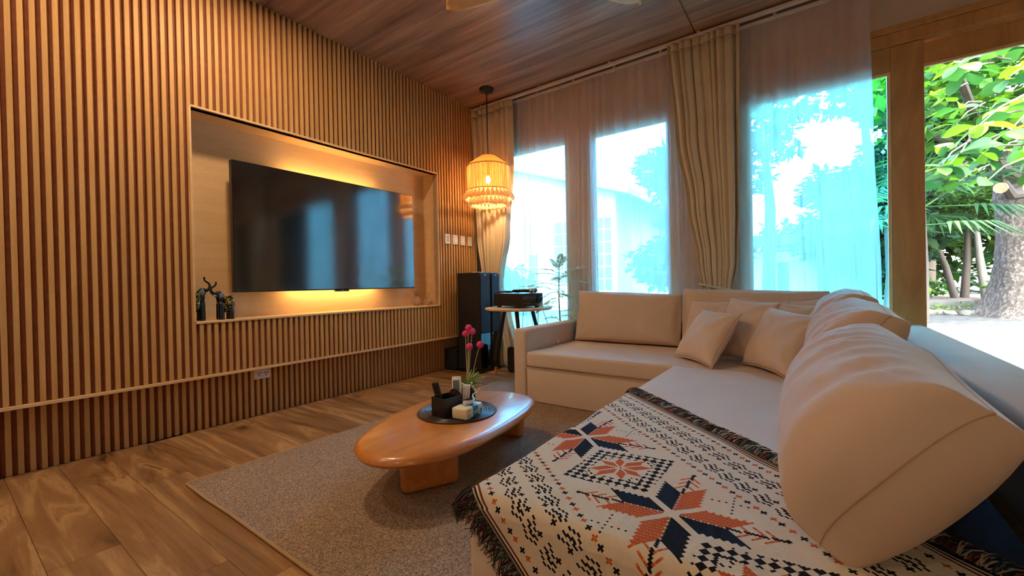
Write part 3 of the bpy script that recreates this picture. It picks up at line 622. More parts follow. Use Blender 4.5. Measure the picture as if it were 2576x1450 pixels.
for k in range(6):
    for q in (-1, 0, 1): mb = MB(); mb.lathe([(0.0045, 0), (0.0045, 0.002), (0, 0.0026)], (0, 0, 0), 8); ob = mb.build('button', plain('button_grey', srgb(86, 86, 92), 0.4) if q == 0 and k == 2 else M['blackmatt'], rm); ob.location = (q*0.011, -0.0078, 0.075+k*0.015); ob.rotation_euler = (PI/2, 0, 0)
rm = placed('air_conditioner_remote', (1.70, 1.70, ZM+0.0068), (-0.10, -0.05, 0.42), 'tall white air conditioner remote with grey display standing in the organizer', 'remote', 'remotes in the organizer')
MB().box((0, 0, 0.085), (0.052, 0.018, 0.17), 0.005, None, 2).build('remote_body', M['white'], rm)
MB().bb((-0.018, -0.0105, 0.085), (0.018, -0.0088, 0.152)).build('display', plain('lcd_grey', srgb(120, 128, 132), 0.25), rm, False)
MB().bb((-0.018, -0.0105, 0.058), (-0.006, -0.0088, 0.070)).build('button', plain('button_blue', srgb(64, 104, 190), 0.4), rm, False)
MB().bb((0.0, -0.0105, 0.058), (0.018, -0.0088, 0.070)).build('button', plain('button_pale', srgb(200, 204, 210), 0.4), rm, False)
rm = placed('small_remote', (1.742, 1.72, ZM+0.0068), (-0.06, 0.05, 0.42), 'small white card remote with rows of marks in the organizer', 'remote', 'remotes in the organizer')
MB().box((0, 0, 0.065), (0.040, 0.008, 0.13), 0.003, None, 2).build('remote_body', M['white'], rm)
for k in range(5):
    for q in (-1, 1): MB().bb((q*0.009-0.005, -0.0052, 0.06+k*0.013), (q*0.009+0.005, -0.0038, 0.066+k*0.013)).build('button', plain('button_violet', srgb(170, 164, 190), 0.4), rm, False)
# tissue pack
tp = placed('tissue_pack', (1.822, 1.645, ZM), (0, 0, math.atan2(0.138, -0.017)), 'small cream and blue tissue pack with a tissue pulled up', 'tissue pack')
L_, Wd, Hh = 0.155, 0.092, 0.058
M['pack'] = plain('cream_wrap', srgb(240, 226, 190), 0.35, noise_amt=0.05); M['teal'] = plain('blue_wrap', srgb(28, 132, 164), 0.35, noise_amt=0.05); M['aqua'] = plain('pale_blue_print', srgb(140, 210, 220), 0.4); M['orange'] = plain('peach_print', srgb(238, 190, 130), 0.4); M['sage'] = plain('green_print', srgb(110, 160, 120), 0.4); M['tissue'] = transl('tissue', srgb(250, 248, 244), 0.35)
mb = MB(); mb.box((0, 0, Hh/2), (L_, Wd, Hh), 0.010, None, 3); pk = mb.build('wrapper', M['pack'], tp)
mb = MB(); mb.box((0.008, 0, Hh/2+0.0002), (0.062, Wd+0.0016, Hh+0.0012), 0.0105, None, 3); mb.build('blue_band', M['teal'], tp)
for k, (x0, x1) in enumerate(((-0.012, 0.030), (-0.004, 0.022))): MB().bb((x0, -Wd/2-0.0016, 0.026-k*0.007), (x1, -Wd/2-0.0008, 0.030-k*0.008)).build('printed_line', plain('white_print', srgb(210, 236, 240), 0.5), tp, False)
for nm, mt_, x, z, rr_ in (('printed_spot', 'aqua', -0.052, 0.014, 0.013), ('printed_spot', 'sage', 0.056, 0.020, 0.014), ('printed_spot', 'orange', -0.050, 0.042, 0.010)):
    mb = MB(); mb.lathe([(rr_, 0), (rr_, 0.0006), (0, 0.0008)], (0, 0, 0), 18); ob = mb.build(nm, M[mt_], tp); ob.location = (x, -Wd/2-0.0003, z); ob.rotation_euler = (PI/2, 0, 0)
mb = MB(); mb.grid(lambda u, v: Vector((-0.035+0.085*u+v*(0.050*u-0.010), 0.010*math.sin(7*u+2*v)*(0.4+v)-0.02*v+0.012*math.sin(3+9*u*v), Hh-0.003+0.062*v*(0.55+0.6*u-0.25*math.sin(PI*u)))), 18, 12); c = mb.build('tissue_sheet', M['tissue'], tp, True, 180); sd_ = c.modifiers.new('thick', 'SOLIDIFY'); sd_.thickness = 0.0008
# flower pot with pink pompom flowers
fp = placed('artificial_flowers', (1.668, 1.822, ZM), (0, 0, 0), 'pink pompom flowers with green blades in a small pot behind the remotes', 'potted plant')
mb = MB(); mb.lathe([(0, 0.0), (0.030, 0.0), (0.036, 0.06), (0.038, 0.066), (0.033, 0.066), (0.031, 0.05), (0, 0.05)], (0, 0, 0), 24); mb.build('pot', plain('dark_pot', srgb(60, 34, 26), 0.5), fp)
stem = plain('pale_stem', srgb(196, 188, 140), 0.7); pink = plain('pink_pompom', srgb(232, 70, 120), 0.9, noise_amt=0.15, nscale=90)
heads = [(1163, 838), (1174, 822), (1178, 832), (1176, 871), (1197, 864)]
HP = [(0.020, -0.03, 0.405), (0.048, -0.035, 0.440), (0.065, -0.025, 0.420), (0.055, -0.040, 0.335), (0.125, -0.030, 0.350)]
for hx, hy, hz in HP:
    mb = MB(); mb.tube([(hx*0.1, hy*0.1, 0.045), (hx*0.35, hy*0.4, hz*0.45), (hx*0.8, hy*0.85, hz*0.85), (hx, hy, hz)], [0.0026, 0.0022, 0.0020, 0.0018], 6); mb.build('stem', stem, fp)
    mb = MB()
    r_ = bmesh.ops.create_icosphere(mb.bm, subdivisions=4, radius=0.019)
    for v in r_['verts']: v.co = v.co*(1+0.16*noise.noise(v.co*260)) + Vector((hx, hy, hz))
    mb.build('flower_head', pink, fp)
gm = [srgb(120, 165, 70), srgb(160, 190, 96), srgb(92, 140, 60)]; gms = [plain('green_blade', c_, 0.5) for c_ in gm]
for k in range(26):
    a_ = R.uniform(0, 2*PI); L = R.uniform(0.08, 0.15); le = R.uniform(0.3, 1.25)
    pts = [(math.cos(a_)*L*s_*math.sin(le*s_)*1.1, math.sin(a_)*L*s_*math.sin(le*s_)*1.1, 0.055+L*s_*math.cos(le*s_)*1.05) for s_ in [q/6 for q in range(7)]]
    mb = MB()
    sd2 = Vector((-math.sin(a_), math.cos(a_), 0))
    prev = None; w_ = [0.004, 0.006, 0.0065, 0.006, 0.005, 0.0035, 0.0008]
    for q, p_ in enumerate(pts):
        a1 = mb.bm.verts.new(Vector(p_)-sd2*w_[q]); b1 = mb.bm.verts.new(Vector(p_)+sd2*w_[q])
        if prev: mb.bm.faces.new((prev[0], prev[1], b1, a1))
        prev = (a1, b1)
    c = mb.build('leaf_blade', gms[k % 3], fp, True, 180); sd_ = c.modifiers.new('thick', 'SOLIDIFY'); sd_.thickness = 0.0012
wb = plain('white_bud', srgb(236, 238, 214), 0.7)
for k in range(14):
    s_ = k/13; mb = MB(); mb.ell((0.05+0.045*math.sin(s_*2.2)+(-1)**k*0.006, -0.03-0.02*s_, 0.125-0.10*s_), (0.006, 0.006, 0.008), None, 8, 6); mb.build('bud', wb, fp)
# ------------------------------------------------------------------ sofa
SZ = 0.405; SB = RUG
sofa = empty('sectional_sofa', (2.55, 2.81, 0)); tag(sofa, 'beige fabric corner sofa with a long seat towards the viewer', 'sofa')
SO = Vector((2.55, 2.81, 0))
def sbox(n, a, b, bev, mat=M['sofa'], seg=3, wob=0.0, cuts=0):
    mb = MB(); mb.bb([a[i]-SO[i] for i in range(3)], [b[i]-SO[i] for i in range(3)], bev, seg)
    if cuts:
        bmesh.ops.triangulate(mb.bm, faces=[f for f in mb.bm.faces if len(f.verts) > 4])
        es = [e for e in mb.bm.edges if e.calc_length() > 0.12]
        for _ in range(cuts):
            es = [e for e in mb.bm.edges if e.calc_length() > 0.09]
            bmesh.ops.subdivide_edges(mb.bm, edges=es, cuts=1, use_grid_fill=True)
        for v in mb.bm.verts:
            q = v.co; v.co = q+Vector((noise.noise(q*3+Vector((5, 0, 0))), noise.noise(q*3+Vector((0, 7, 0))), noise.noise(Vector((q.x*2, q.y*5, q.z*2)))))*wob
    return mb.build(n, mat, sofa, True, 60)
sbox('base', (1.41, 2.815, SB), (3.86, 3.70, 0.282), 0.012)
sbox('seat_cushion', (1.412, 2.81, 0.283), (3.66, 3.69, SZ-0.004), 0.022, seg=4, wob=0.006, cuts=4)
sbox('arm', (1.285, 2.81, SB), (1.41, 3.79, 0.585), 0.026, seg=4)
sbox('backrest', (1.412, 3.70, SB), (3.88, 3.79, 0.63), 0.02)
sbox('base', (2.552, 0.828, SB), (3.86, 2.812, 0.29), 0.012)
sbox('seat_cushion', (2.545, 0.82, 0.291), (3.47, 2.83, SZ+0.003), 0.028, seg=4, wob=0.006, cuts=4)
sbox('backrest', (3.675, 0.79, SB), (3.885, 3.699, 0.63), 0.022)
sbox('seat_shade_strip', (3.472, 0.815, 0.291), (3.654, 2.83, SZ-0.02), 0.01, M['lining_shade'])  # dark strip stands in for the cushion's shadow on the seat
sbox('backrest_lining', (3.655, 0.80, SZ+0.002), (3.674, 3.68, 0.605), 0.004, M['lining_shade'])
sbox('backrest_lining', (1.43, 3.686, SZ+0.002), (3.654, 3.699, 0.605), 0.004, M['lining_shade'])
mb = MB(); mb.box((1.416-SO.x, 3.33-SO.y, 0.425), (0.003, 0.05, 0.03), 0.001, Euler((0.2, -0.25, 0)).to_matrix()); mb.build('care_label', M['white'], sofa, False)
# piping / seams
mb = MB(); mb.tube([(1.43-SO.x, 2.808-SO.y, 0.284), (2.54-SO.x, 2.808-SO.y, 0.284)], 0.003, 6); mb.build('seam', M['thread'], sofa)
mb = MB(); mb.tube([(1.412-SO.x, 2.807-SO.y, 0.03), (1.412-SO.x, 2.807-SO.y, 0.28)], 0.0022, 6); mb.build('seam', M['thread'], sofa)
# ------------------------------------------------------------------ pillows and cushions
def cushion(name, bl, br, tr_, tl_, thick, label, cat, group, mat, gus=0.0, seed=1, n=26, bulge=(1, 1), wrk=0.006, corner=0.012, pinch=0.05, p=0.42, flip=1, ridge=0.0, gend=(0.0, 0.0), dome=0.20):
    bl, br, tr_, tl_ = map(Vector, (bl, br, tr_, tl_))
    c0 = (bl+br)/2; e = empty(name, c0); tag(e, label, cat, group)
    nrm = ((br-bl).cross(tl_-bl)).normalized()*flip
    W = (br-bl).length; Hh_ = (tl_-bl).length
    def pos(u, v, side):
        U, V = 2*u-1, 2*v-1
        pu = u + (-(U)*pinch*(1-V*V)*0.5*abs(U)**2) ; pv = v + (-(V)*pinch*(1-U*U)*0.5*abs(V)**2)
        q = bl*(1-pu)*(1-pv)+br*pu*(1-pv)+tr_*pu*pv+tl_*(1-pu)*pv
        env = max(0.0, (1-abs(U)**2.4)*(1-abs(V)**2.4))**p
        h = gus/2+(gend[0] if side > 0 else gend[1])*max(0.0, 1-abs(V)**2.2)**0.8+(thick-gus)/2*env*(bulge[0] if side > 0 else bulge[1])
        x, y = u*W, v*Hh_
        h += wrk*env*noise.noise(Vector((x*9+seed*3.1, y*4, side*5)))
        for cu, cv in ((0, 0), (1, 0), (0, 1), (1, 1)):
            dx, dy = (u-cu)*W, (v-cv)*Hh_; r_ = math.hypot(dx, dy); an = math.atan2(abs(dy), abs(dx)+1e-6)
            h += corner*env*math.sin(an*11+seed+cu*2+cv)*math.exp(-r_/0.13)*min(1, r_/0.03)
        if ridge:
            h += ridge*env**0.6*math.exp(-((1-v)/0.40)**2)*(1-2*abs(math.sin(u*W*27+1.4*math.sin(v*4+seed)+2.2*noise.noise(Vector((u*4, v*2, seed)))))**0.7)
        q = q+nrm*h*side
        return q-c0
    mb = MB(); bm = mb.bm; S = {}
    for side in (1, -1):
        for i in range(n+1):
            for j in range(n+1):
                edge = i in (0, n) or j in (0, n)
                if edge and gus == 0 and side < 0: S[(side, i, j)] = S[(1, i, j)]; continue
                S[(side, i, j)] = bm.verts.new(pos(i/n, j/n, side))
        for i in range(n):
            for j in range(n): bm.faces.new((S[(side, i, j)], S[(side, i+1, j)], S[(side, i+1, j+1)], S[(side, i, j+1)]))
    if gus:
        ring = [(i, 0) for i in range(n)]+[(n, j) for j in range(n)]+[(i, n) for i in range(n, 0, -1)]+[(0, j) for j in range(n, 0, -1)]
        mids = {}; RG = {}
        TT = (0.72, 0.38, 0.0, -0.38, -0.72)
        cc = ((bl+br+tr_+tl_)/4)-c0
        for q in ring:
            u, v = q[0]/n, q[1]/n; U, V = 2*u-1, 2*v-1
            a, b = S[(1,)+q].co, S[(-1,)+q].co
            d = ((a+b)/2-cc); d -= nrm*d.dot(nrm); d.normalize()
            k_ = gus*dome*(1-0.75*abs(U*V)**2)*(1.0 if abs(V) > 0.999 else 1.0+1.2*(1-V*V))
            for t_ in TT: RG[(q, t_)] = bm.verts.new((a+b)/2+(a-b)/2*t_ + d*k_*math.sqrt(1-t_*t_))
            mids[q] = RG[(q, 0.0)]
        for a, b in zip(ring, ring[1:]+ring[:1]):
            ca = [S[(1,)+a]]+[RG[(a, t_)] for t_ in TT]+[S[(-1,)+a]]; cb_ = [S[(1,)+b]]+[RG[(b, t_)] for t_ in TT]+[S[(-1,)+b]]
            for q in range(6): bm.faces.new((ca[q], cb_[q], cb_[q+1], ca[q+1]))
        path = [mids[q].co.copy() for q in ring]+[mids[ring[0]].co.copy()]
        paths = [path]
    else:
        paths = [[S[(1, i, 0)].co.copy() for i in range(n+1)]+[S[(1, n, j)].co.copy() for j in range(1, n+1)]+[S[(1, i, n)].co.copy() for i in range(n-1, -1, -1)]+[S[(1, 0, j)].co.copy() for j in range(n-1, -1, -1)]]
    b = mb.build('cover', mat, e, True, 180); subsurf(b, 1)
    for pth in paths:
        mb = MB(); mb.tube(pth, 0.0012 if gus else 0.003, 5, False); mb.build('seam', M['thread'] if gus else mat, e)
    return e
GB = 'large back cushions on the sofa'
# back row along the glass doors
cushion('back_cushion', (1.455, 3.60, 0.412), (2.405, 3.60, 0.414), (2.41, 3.665, 0.835), (1.475, 3.665, 0.872), 0.20, 'left long back cushion of the sofa beside the arm', 'cushion', GB, M['cushion'], 0.05, 2, 30, (1, 0.4), 0.010, 0.02, 0.04, 0.4)
cushion('back_cushion', (2.415, 3.60, 0.414), (3.38, 3.60, 0.414), (3.385, 3.665, 0.855), (2.425, 3.665, 0.882), 0.20, 'long back cushion behind the throw pillows', 'cushion', GB, M['cushion'], 0.05, 5, 30, (1, 0.4), 0.010, 0.02, 0.04, 0.4)
# row along the long seat
def longc(y0, y1, label, seed, dz=0.0, dx=0.0, ridge=0.016, db=0.0):
    return cushion('back_cushion', (3.304+db, y1, 0.440), (3.304+db, y0, 0.440), (3.530+dx, y0, 0.728+dz), (3.530+dx, y1, 0.745+dz), 0.215, label, 'cushion', GB, M['cushion'], 0.120, seed, 40, (1, 0.2), 0.014, 0.016, 0.03, 0.55, 1, ridge, (0.088, 0.030), 0.20)
longc(0.99, 2.02, 'nearest large back cushion resting on the patterned throw', 3)
longc(2.09, 2.98, 'middle large back cushion of the row by the garden door', 6, 0.075, 0.0, 0.016, 0.075)
longc(3.02, 3.62, 'large back cushion in the sofa corner under the sheer curtain', 8, 0.115, -0.005, 0.016, 0.09)
GP = 'small throw pillows in the sofa corner'
def pil(bl, br, tr_, tl_, label, seed, th=0.15):
    return cushion('throw_pillow', bl, br, tr_, tl_, th, label, 'pillow', GP, M['pillow'], 0.0, seed, 24, (1, 1), 0.012, 0.022, 0.10, 0.5)
pil((2.472, 3.131, 0.413), (2.787, 2.781, 0.413), (2.922, 3.076, 0.731), (2.624, 3.432, 0.735), 'front left throw pillow of the group, nearest the sofa arm', 1)
pil((2.914, 3.046, 0.413), (3.196, 2.629, 0.413), (3.356, 2.94, 0.733), (3.055, 3.299, 0.775), 'front right throw pillow of the group, its corner folded on the seat', 2, 0.16)
pil((2.455, 3.36, 0.418), (2.86, 3.30, 0.418), (2.90, 3.50, 0.80), (2.50, 3.54, 0.80), 'throw pillow partly hidden behind the front left one', 3, 0.12)
pil((2.72, 3.22, 0.413), (3.02, 3.00, 0.413), (3.125, 3.27, 0.795), (2.80, 3.47, 0.83), 'middle throw pillow between the two front ones', 4, 0.14)
pil((2.79, 3.43, 0.418), (3.12, 3.38, 0.418), (3.16, 3.56, 0.80), (2.79, 3.59, 0.835), 'throw pillow whose top edge shows behind the middle one', 5, 0.08)
pil((3.02, 3.36, 0.418), (3.33, 3.22, 0.418), (3.39, 3.40, 0.785), (3.06, 3.49, 0.80), 'throw pillow just behind the front right one', 6, 0.10)
pil((3.03, 3.49, 0.418), (3.33, 3.40, 0.418), (3.40, 3.55, 0.82), (3.06, 3.60, 0.82), 'rearmost throw pillow against the long back cushion at right', 7, 0.07)
# ------------------------------------------------------------------ patterned throw
CELL = 0.504/92; NHALF = 78
UX, UY = 0.7432, -0.6691; NX, NYY = 0.6691, 0.7432; VC = 2.762; UC = 1.588
def pattern():
    A = [[0]*(2*NHALF+1) for _ in range(92)]
    def put(u, v, c):
        if -NHALF <= v <= NHALF: A[int(u) % 92][int(v)+NHALF] = c
    for su in (1, -1):
        for sv in (1, -1):
            for y in range(2, 15):
                for x in range(3+((y-2)//2)*2, 3+((y-2)//2)*2+13): put(su*x, sv*y, 1); put(su*y, sv*x, 2)
            for k in range(0, 13):                                    # twig
                u, v = 14+k, 15+round(k*1.15)
                put(su*u, sv*v, 1); put(su*(u+1), sv*v, 1)
                if k in (3, 6, 9):
                    for q in range(1, 7): put(su*(u-q+3), sv*(v+3), 2); put(su*(u+3), sv*(v-q+3), 2)
            put(su*27, sv*30, 1); put(su*28, sv*30, 1); put(su*27, sv*31, 1); put(su*28, sv*31, 1)
            for x in range(0, 28):                                    # chequered diamond frame
                for y in range(0, 33):
                    d = x/27+y/32
                    if 0.63 < d <= 1.0 and ((x+1)//3+(y+1)//3) % 2 == 0: put(46+su*x, sv*y, 1)
            for y in range(1, 6):                                     # inner star
                for x in range(2+(y-1), 2+(y-1)+6): put(46+su*x, sv*y, 2)
            for x in range(1, 5):
                for y in range(3+(x-1), 3+(x-1)+10): put(46+su*x, sv*y, 2)
            for k in range(20):                                       # rows of crosses
                u = round(k*4.6)
                for v0 in (37, 70):
                    for du, dv in ((0, 0), (1, 0), (-1, 0), (0, 1), (0, -1)): put(u+du, sv*(v0+dv), 1+(k % 2))
            for k in range(8):                                        # leaf sprigs
                u = round(k*11.5)
                for v0, fl in ((45, 1), (61, -1)):
                    for ch in range(3):                               # three nested stepped arcs
                        for q in range(-4, 5-ch):
                            w_ = 3*ch-3+round(abs(q-0.5)*0.55)
                            if (q+ch) % 2 == 0 or ch == 1: put(u+q, sv*(v0+fl*w_), 1); put(u+q+1, sv*(v0+fl*w_), 1)
                            else: put(u+q, sv*(v0+fl*w_), 1)
                    for du, dv in ((0, 0), (1, 0), (-1, 0), (0, 1), (0, -1)): put(u+3+du, sv*(v0+fl*(4+dv)), 1)
            for k in range(4):                                        # little feathers
                for q in range(5): put(su*(q+k*2-6), sv*(24+k*2+q), 1 if q % 2 == 0 else 0)
        for k in range(10):
            a_ = 2*PI*k/10; put(46+su*15+round(2.6*math.cos(a_)), round(2.6*math.sin(a_)), 1); put(46+round(2.6*math.cos(a_)), su*19+round(2.6*math.sin(a_)), 1)
    put(46, 0, 1)
    for u in range(92):
        for s in (-1, 1): A[u][s*77+NHALF] = 4; A[u][s*75+NHALF] = 3
    return A
PAT = pattern()
XE, YE, RE = 2.572, 0.848, 0.03
def fold(d):
    if d <= 0: return 0.0, 0.0, d
    L = RE*PI/2
    if d < L: a_ = d/RE; return RE*math.sin(a_), RE*(1-math.cos(a_)), 0
    return RE, RE+(d-L), 0
def drapep(X, Y, lift=0.0):
    z = 0.4155+lift+0.0035*noise.noise(Vector((X*5, Y*5, 0)))+0.003*noise.noise(Vector((X*14+Y*10, Y*3-X*3, 3)))
    x, y = X, Y
    if X < XE:
        o_, dr, _ = fold(XE-X); x = XE-o_-lift*min(1, dr/RE)-0.005*min(1, dr/RE)*0; z -= dr
    if Y < YE:
        o_, dr, _ = fold(YE-Y); y = YE-o_-lift*min(1, dr/RE); z -= dr
        if dr > RE: y -= 0.004+0.006*(1+noise.noise(Vector((X*6, 0, z*3))))*min(1, (dr-RE)*8)
    if X < XE and z < 0.39: x -= 0.004+0.006*(1+noise.noise(Vector((Y*6, 1, z*3))))
    return Vector((x, y, max(z, 0.03)))
def uv2xy(u, v): return u*UX+(v+VC)*NX, u*UY+(v+VC)*NYY
iu0, iu1 = int((0.42-UC)/CELL), int((2.28-UC)/CELL)
ba = drapep(*uv2xy(UC, 0)); base0 = Vector((2.9, 1.2, 0.41))
throw = empty('patterned_throw', base0); tag(throw, 'cream throw with black and rust woven motifs spread over the long seat', 'throw blanket')
vts, fcs, mis = [], [], []
nvv = 2*NHALF+1
for i in range(iu0, iu1+2):
    for j in range(-NHALF, NHALF+2):
        X, Y = uv2xy(UC+(i-0.5)*CELL, (j-0.5)*CELL); vts.append(drapep(X, Y)-base0)
cw = nvv+1
rr = random.Random(4)
for i in range(iu1+1-iu0):
    for j in range(nvv):
        fcs.append((i*cw+j, (i+1)*cw+j, (i+1)*cw+j+1, i*cw+j+1))
        c = PAT[(i+iu0) % 92][j]
        if c == 2: c = 2 if (i+2*j) % 3 else 5
        mis.append(c)
me = bpy.data.meshes.new('woven_cloth'); me.from_pydata(vts, [], fcs)
for nm, c_ in (('cream_weave', srgb(226, 208, 184)), ('navy_black_weave', srgb(30, 30, 38)), ('rust_weave', srgb(196, 92, 50)), ('brown_red_weave', srgb(120, 52, 34)), ('dark_edge_weave', srgb(52, 36, 30)), ('amber_weave', srgb(218, 124, 70))):
    mt, t, p, out = nodes(nm); co = objco(t)
    rt_ = t.nodes.new('ShaderNodeMapping'); rt_.inputs['Rotation'].default_value = (0, 0, 0.733); t.links.new(co, rt_.inputs[0])
    wv = t.nodes.new('ShaderNodeTexWave'); wv.bands_direction = 'Y'; wv.inputs['Scale'].default_value = 115; wv.inputs['Distortion'].default_value = 1.0; t.links.new(rt_.outputs[0], wv.inputs['Vector'])
    lo = tuple(x*0.90 for x in c_[:3])+(1,)
    t.links.new(ramp(t, wv.outputs['Fac'], [(0.2, lo), (0.8, c_)]), p.inputs['Base Color']); p.inputs['Roughness'].default_value = 0.95; p.inputs['Specular IOR Level'].default_value = 0.1
    bump(t, p, wv.outputs['Fac'], 0.4, 0.002); me.materials.append(mt)
me.polygons.foreach_set('material_index', mis); me.polygons.foreach_set('use_smooth', [True]*len(me.polygons)); me.update()
ob = link('woven_cloth', me, throw); sd_ = ob.modifiers.new('thick', 'SOLIDIFY'); sd_.thickness = 0.003; sd_.offset = -1; sd_.use_rim = True
fm = [plain('fringe_yarn', c_, 0.95) for c_ in (srgb(44, 34, 30), srgb(96, 34, 40), srgb(66, 92, 88), srgb(176, 160, 136), srgb(34, 28, 30), srgb(150, 66, 50))]
for sgn in (1, -1):
    mb = MB(); VV = NHALF*CELL+CELL*0.5
    n = int((iu1-iu0)*CELL/0.0021)
    for k in range(n):
        u = UC+iu0*CELL+k*0.0021+rr.uniform(-0.002, 0.002); L = rr.uniform(0.045, 0.075); sk_ = rr.uniform(-0.03, 0.03); lf = rr.uniform(0.0, 0.014)
        cl = int((math.sin(u*37)+math.sin(u*91+1)+2)*1.3+rr.uniform(0, 1.6)) % 6 if sgn > 0 else rr.choice((0, 0, 4, 4, 4, 0, 1, 2))
        if sgn < 0 and u < 1.33: cl = rr.choice((0, 1, 2, 3, 5, 4))
        mb.mi = cl
        pts = []
        for q in range(4):
            s_ = q/3; X, Y = uv2xy(u+sk_*s_, sgn*(VV+L*s_))
            pts.append(drapep(X, Y, 0.002+lf*math.sin(PI*min(1, s_*0.9+0.1))+0.002)-base0)
        mb.tube(pts, [0.0017, 0.0017, 0.0015, 0.0009], 3, False)
    ob = mb.build('fringe', fm, throw); ob['kind'] = 'stuff'
# ------------------------------------------------------------------ loudspeakers, subwoofer
def speaker(name, x0, x1, y0, y1, h, label):
    e = empty(name, ((x0+x1)/2, (y0+y1)/2, 0)); tag(e, label, 'loudspeaker', 'tower loudspeakers in the corner')
    dx, dy = (x1-x0)/2, (y1-y0)/2
    MB().bb((-dx-0.01, -dy-0.012, 0), (dx+0.012, dy+0.012, 0.03), 0.006).build('plinth', M['gloss'], e, False)
    MB().bb((-dx, -dy, 0.03), (dx, dy, h), 0.008).build('cabinet', M['blackmatt'], e, False)
    MB().bb((dx, -dy+0.004, h*0.40), (dx+0.018, dy-0.004, h-0.006), 0.006).build('grille', M['grille'], e, False)
    MB().bb((dx, -dy+0.002, 0.032), (dx+0.012, dy-0.002, h*0.395), 0.004).build('front_baffle', M['gloss'], e, False)
    MB().bb((dx+0.0175, -0.014, h-0.028), (dx+0.0195, 0.014, h-0.02)).build('badge', plain('pale_badge', srgb(200, 200, 210), 0.3, 0.5), e, False)
    MB().bb((-dx+0.002, -dy+0.002, h), (dx-0.002, dy-0.002, h+0.004), 0.001).build('top_plate', M['gloss'], e, False)
    return e
speaker('tower_loudspeaker', 0.085, 0.40, 3.45, 3.62, 1.078, 'black tower loudspeaker nearer the viewer, beside the slatted wall')
speaker('tower_loudspeaker', 0.085, 0.40, 3.645, 3.788, 1.078, 'black tower loudspeaker directly behind the first, by the corner drape')
MB_ = MB(); MB_.box((0, 0, 0.003), (0.10, 0.075, 0.006), 0.002); ob = MB_.build('note_card', M['white'], None, False, 40, (0.325, 3.53, 1.0825)); tag(ob, 'small white card lying on the nearer tower loudspeaker', 'card')
sw = empty('subwoofer', (-0.018, 3.58, 0)); tag(sw, 'low black subwoofer box on the floor beside the tower loudspeakers', 'subwoofer')
MB().bb((-0.085, -0.16, 0.012), (0.085, 0.16, 0.24), 0.008).build('cabinet', M['blackmatt'], sw, False)
for a_, b_ in ((-1, -1), (-1, 1), (1, -1), (1, 1)): mb = MB(); mb.tube([(a_*0.065, b_*0.13, 0), (a_*0.065, b_*0.13, 0.014)], 0.014, 10); mb.build('foot', M['black'], sw)
MB().bb((0.085, -0.145, 0.03), (0.092, 0.145, 0.225), 0.003).build('grille', M['grille'], sw, False)
bg_ = empty('equipment_bag', (0.95, 3.80, 0)); tag(bg_, 'black case standing on the floor behind the sofa arm', 'case')
MB().box((0, 0, 0.135), (0.26, 0.10, 0.27), 0.03, None, 4).build('shell', M['blackmatt'], bg_)
mb = MB(); mb.tube([(-0.05, 0, 0.268), (-0.045, 0, 0.29), (0.045, 0, 0.29), (0.05, 0, 0.268)], 0.007, 8); mb.build('handle', M['black'], bg_)
bg_.location = (0.70, 3.735, 0)
# ------------------------------------------------------------------ side table, amplifier, cables, microphones
TX, TY, TZ = 0.868, 3.50, 0.715
st = empty('side_table', (TX, TY, 0)); tag(st, 'round side table with black splayed legs and wooden feet carrying the amplifier', 'side table')
M['ply'] = wood('pale_table_wood', [(0.3, srgb(206, 172, 136)), (0.7, srgb(226, 196, 162))], (3, 3, 3), 3, 0.45, 0, 0.5)
mb = MB(); mb.lathe([(0, TZ-0.024), (0.325, TZ-0.024), (0.336, TZ-0.018), (0.338, TZ-0.006), (0.334, TZ), (0, TZ)], (0, 0, 0), 64); mb.build('table_top', M['ply'], st)
def stleg(tx, ty, bx_, by_):
    T_, B_ = Vector((tx-TX, ty-TY, TZ-0.024)), Vector((bx_-TX, by_-TY, 0)); k_ = T_*0.11+B_*0.89
    mb = MB(); mb.tube([T_, k_], [0.021, 0.0145], 14); l = mb.build('leg', M['black'], st)
    mb = MB(); mb.tube([k_, B_], [0.0148, 0.0125], 14); mb.build('foot_tip', M['tabletop'], l)
stleg(0.70, 3.50, 0.512, 3.56); stleg(0.93, 3.38, 1.07, 3.28); stleg(0.93, 3.66, 1.03, 3.80)
am = empty('amplifier', (0.845, 3.55, TZ), -0.33); tag(am, 'black stereo amplifier on the round side table', 'amplifier')
am.location = (0.85, 3.52, TZ)
AW, AD, AH = 0.43, 0.30, 0.125
for a_, b_ in ((-1, -1), (-1, 1), (1, -1), (1, 1)): mb = MB(); mb.tube([(a_*0.17, b_*0.11, 0), (a_*0.17, b_*0.11, 0.017)], 0.022, 14); mb.build('foot', M['black'], am)
MB().bb((-AW/2, -AD/2, 0.016), (AW/2-0.02, AD/2, AH+0.016), 0.004).build('case', M['black'], am, False)
MB().bb((AW/2-0.02, -AD/2-0.003, 0.014), (AW/2, AD/2+0.003, AH+0.018), 0.005).build('front_panel', M['gloss'], am, False)
MB().bb((AW/2, -0.10, 0.085), (AW/2+0.001, 0.06, 0.118)).build('display', plain('display_blue_grey', srgb(60, 70, 84), 0.15), am, False)
mb = MB(); mb.tube([(AW/2, 0.10, 0.075), (AW/2+0.016, 0.10, 0.075)], [0.028, 0.026], 20); mb.build('volume_knob', M['black'], am)
for k in range(4): MB().bb((AW/2, -0.10+k*0.035, 0.04), (AW/2+0.003, -0.085+k*0.035, 0.048), 0.001).build('button', plain('button_dim', srgb(90, 94, 104), 0.3), am, False)
for k in range(9): MB().bb((-0.17+k*0.034, -AD/2-0.0012, 0.045), (-0.15+k*0.034, -AD/2+0.001, 0.10)).build('vent_slot', M['blackmatt'], am, False)
rr = random.Random(12)
ZA = TZ+AH+0.0165
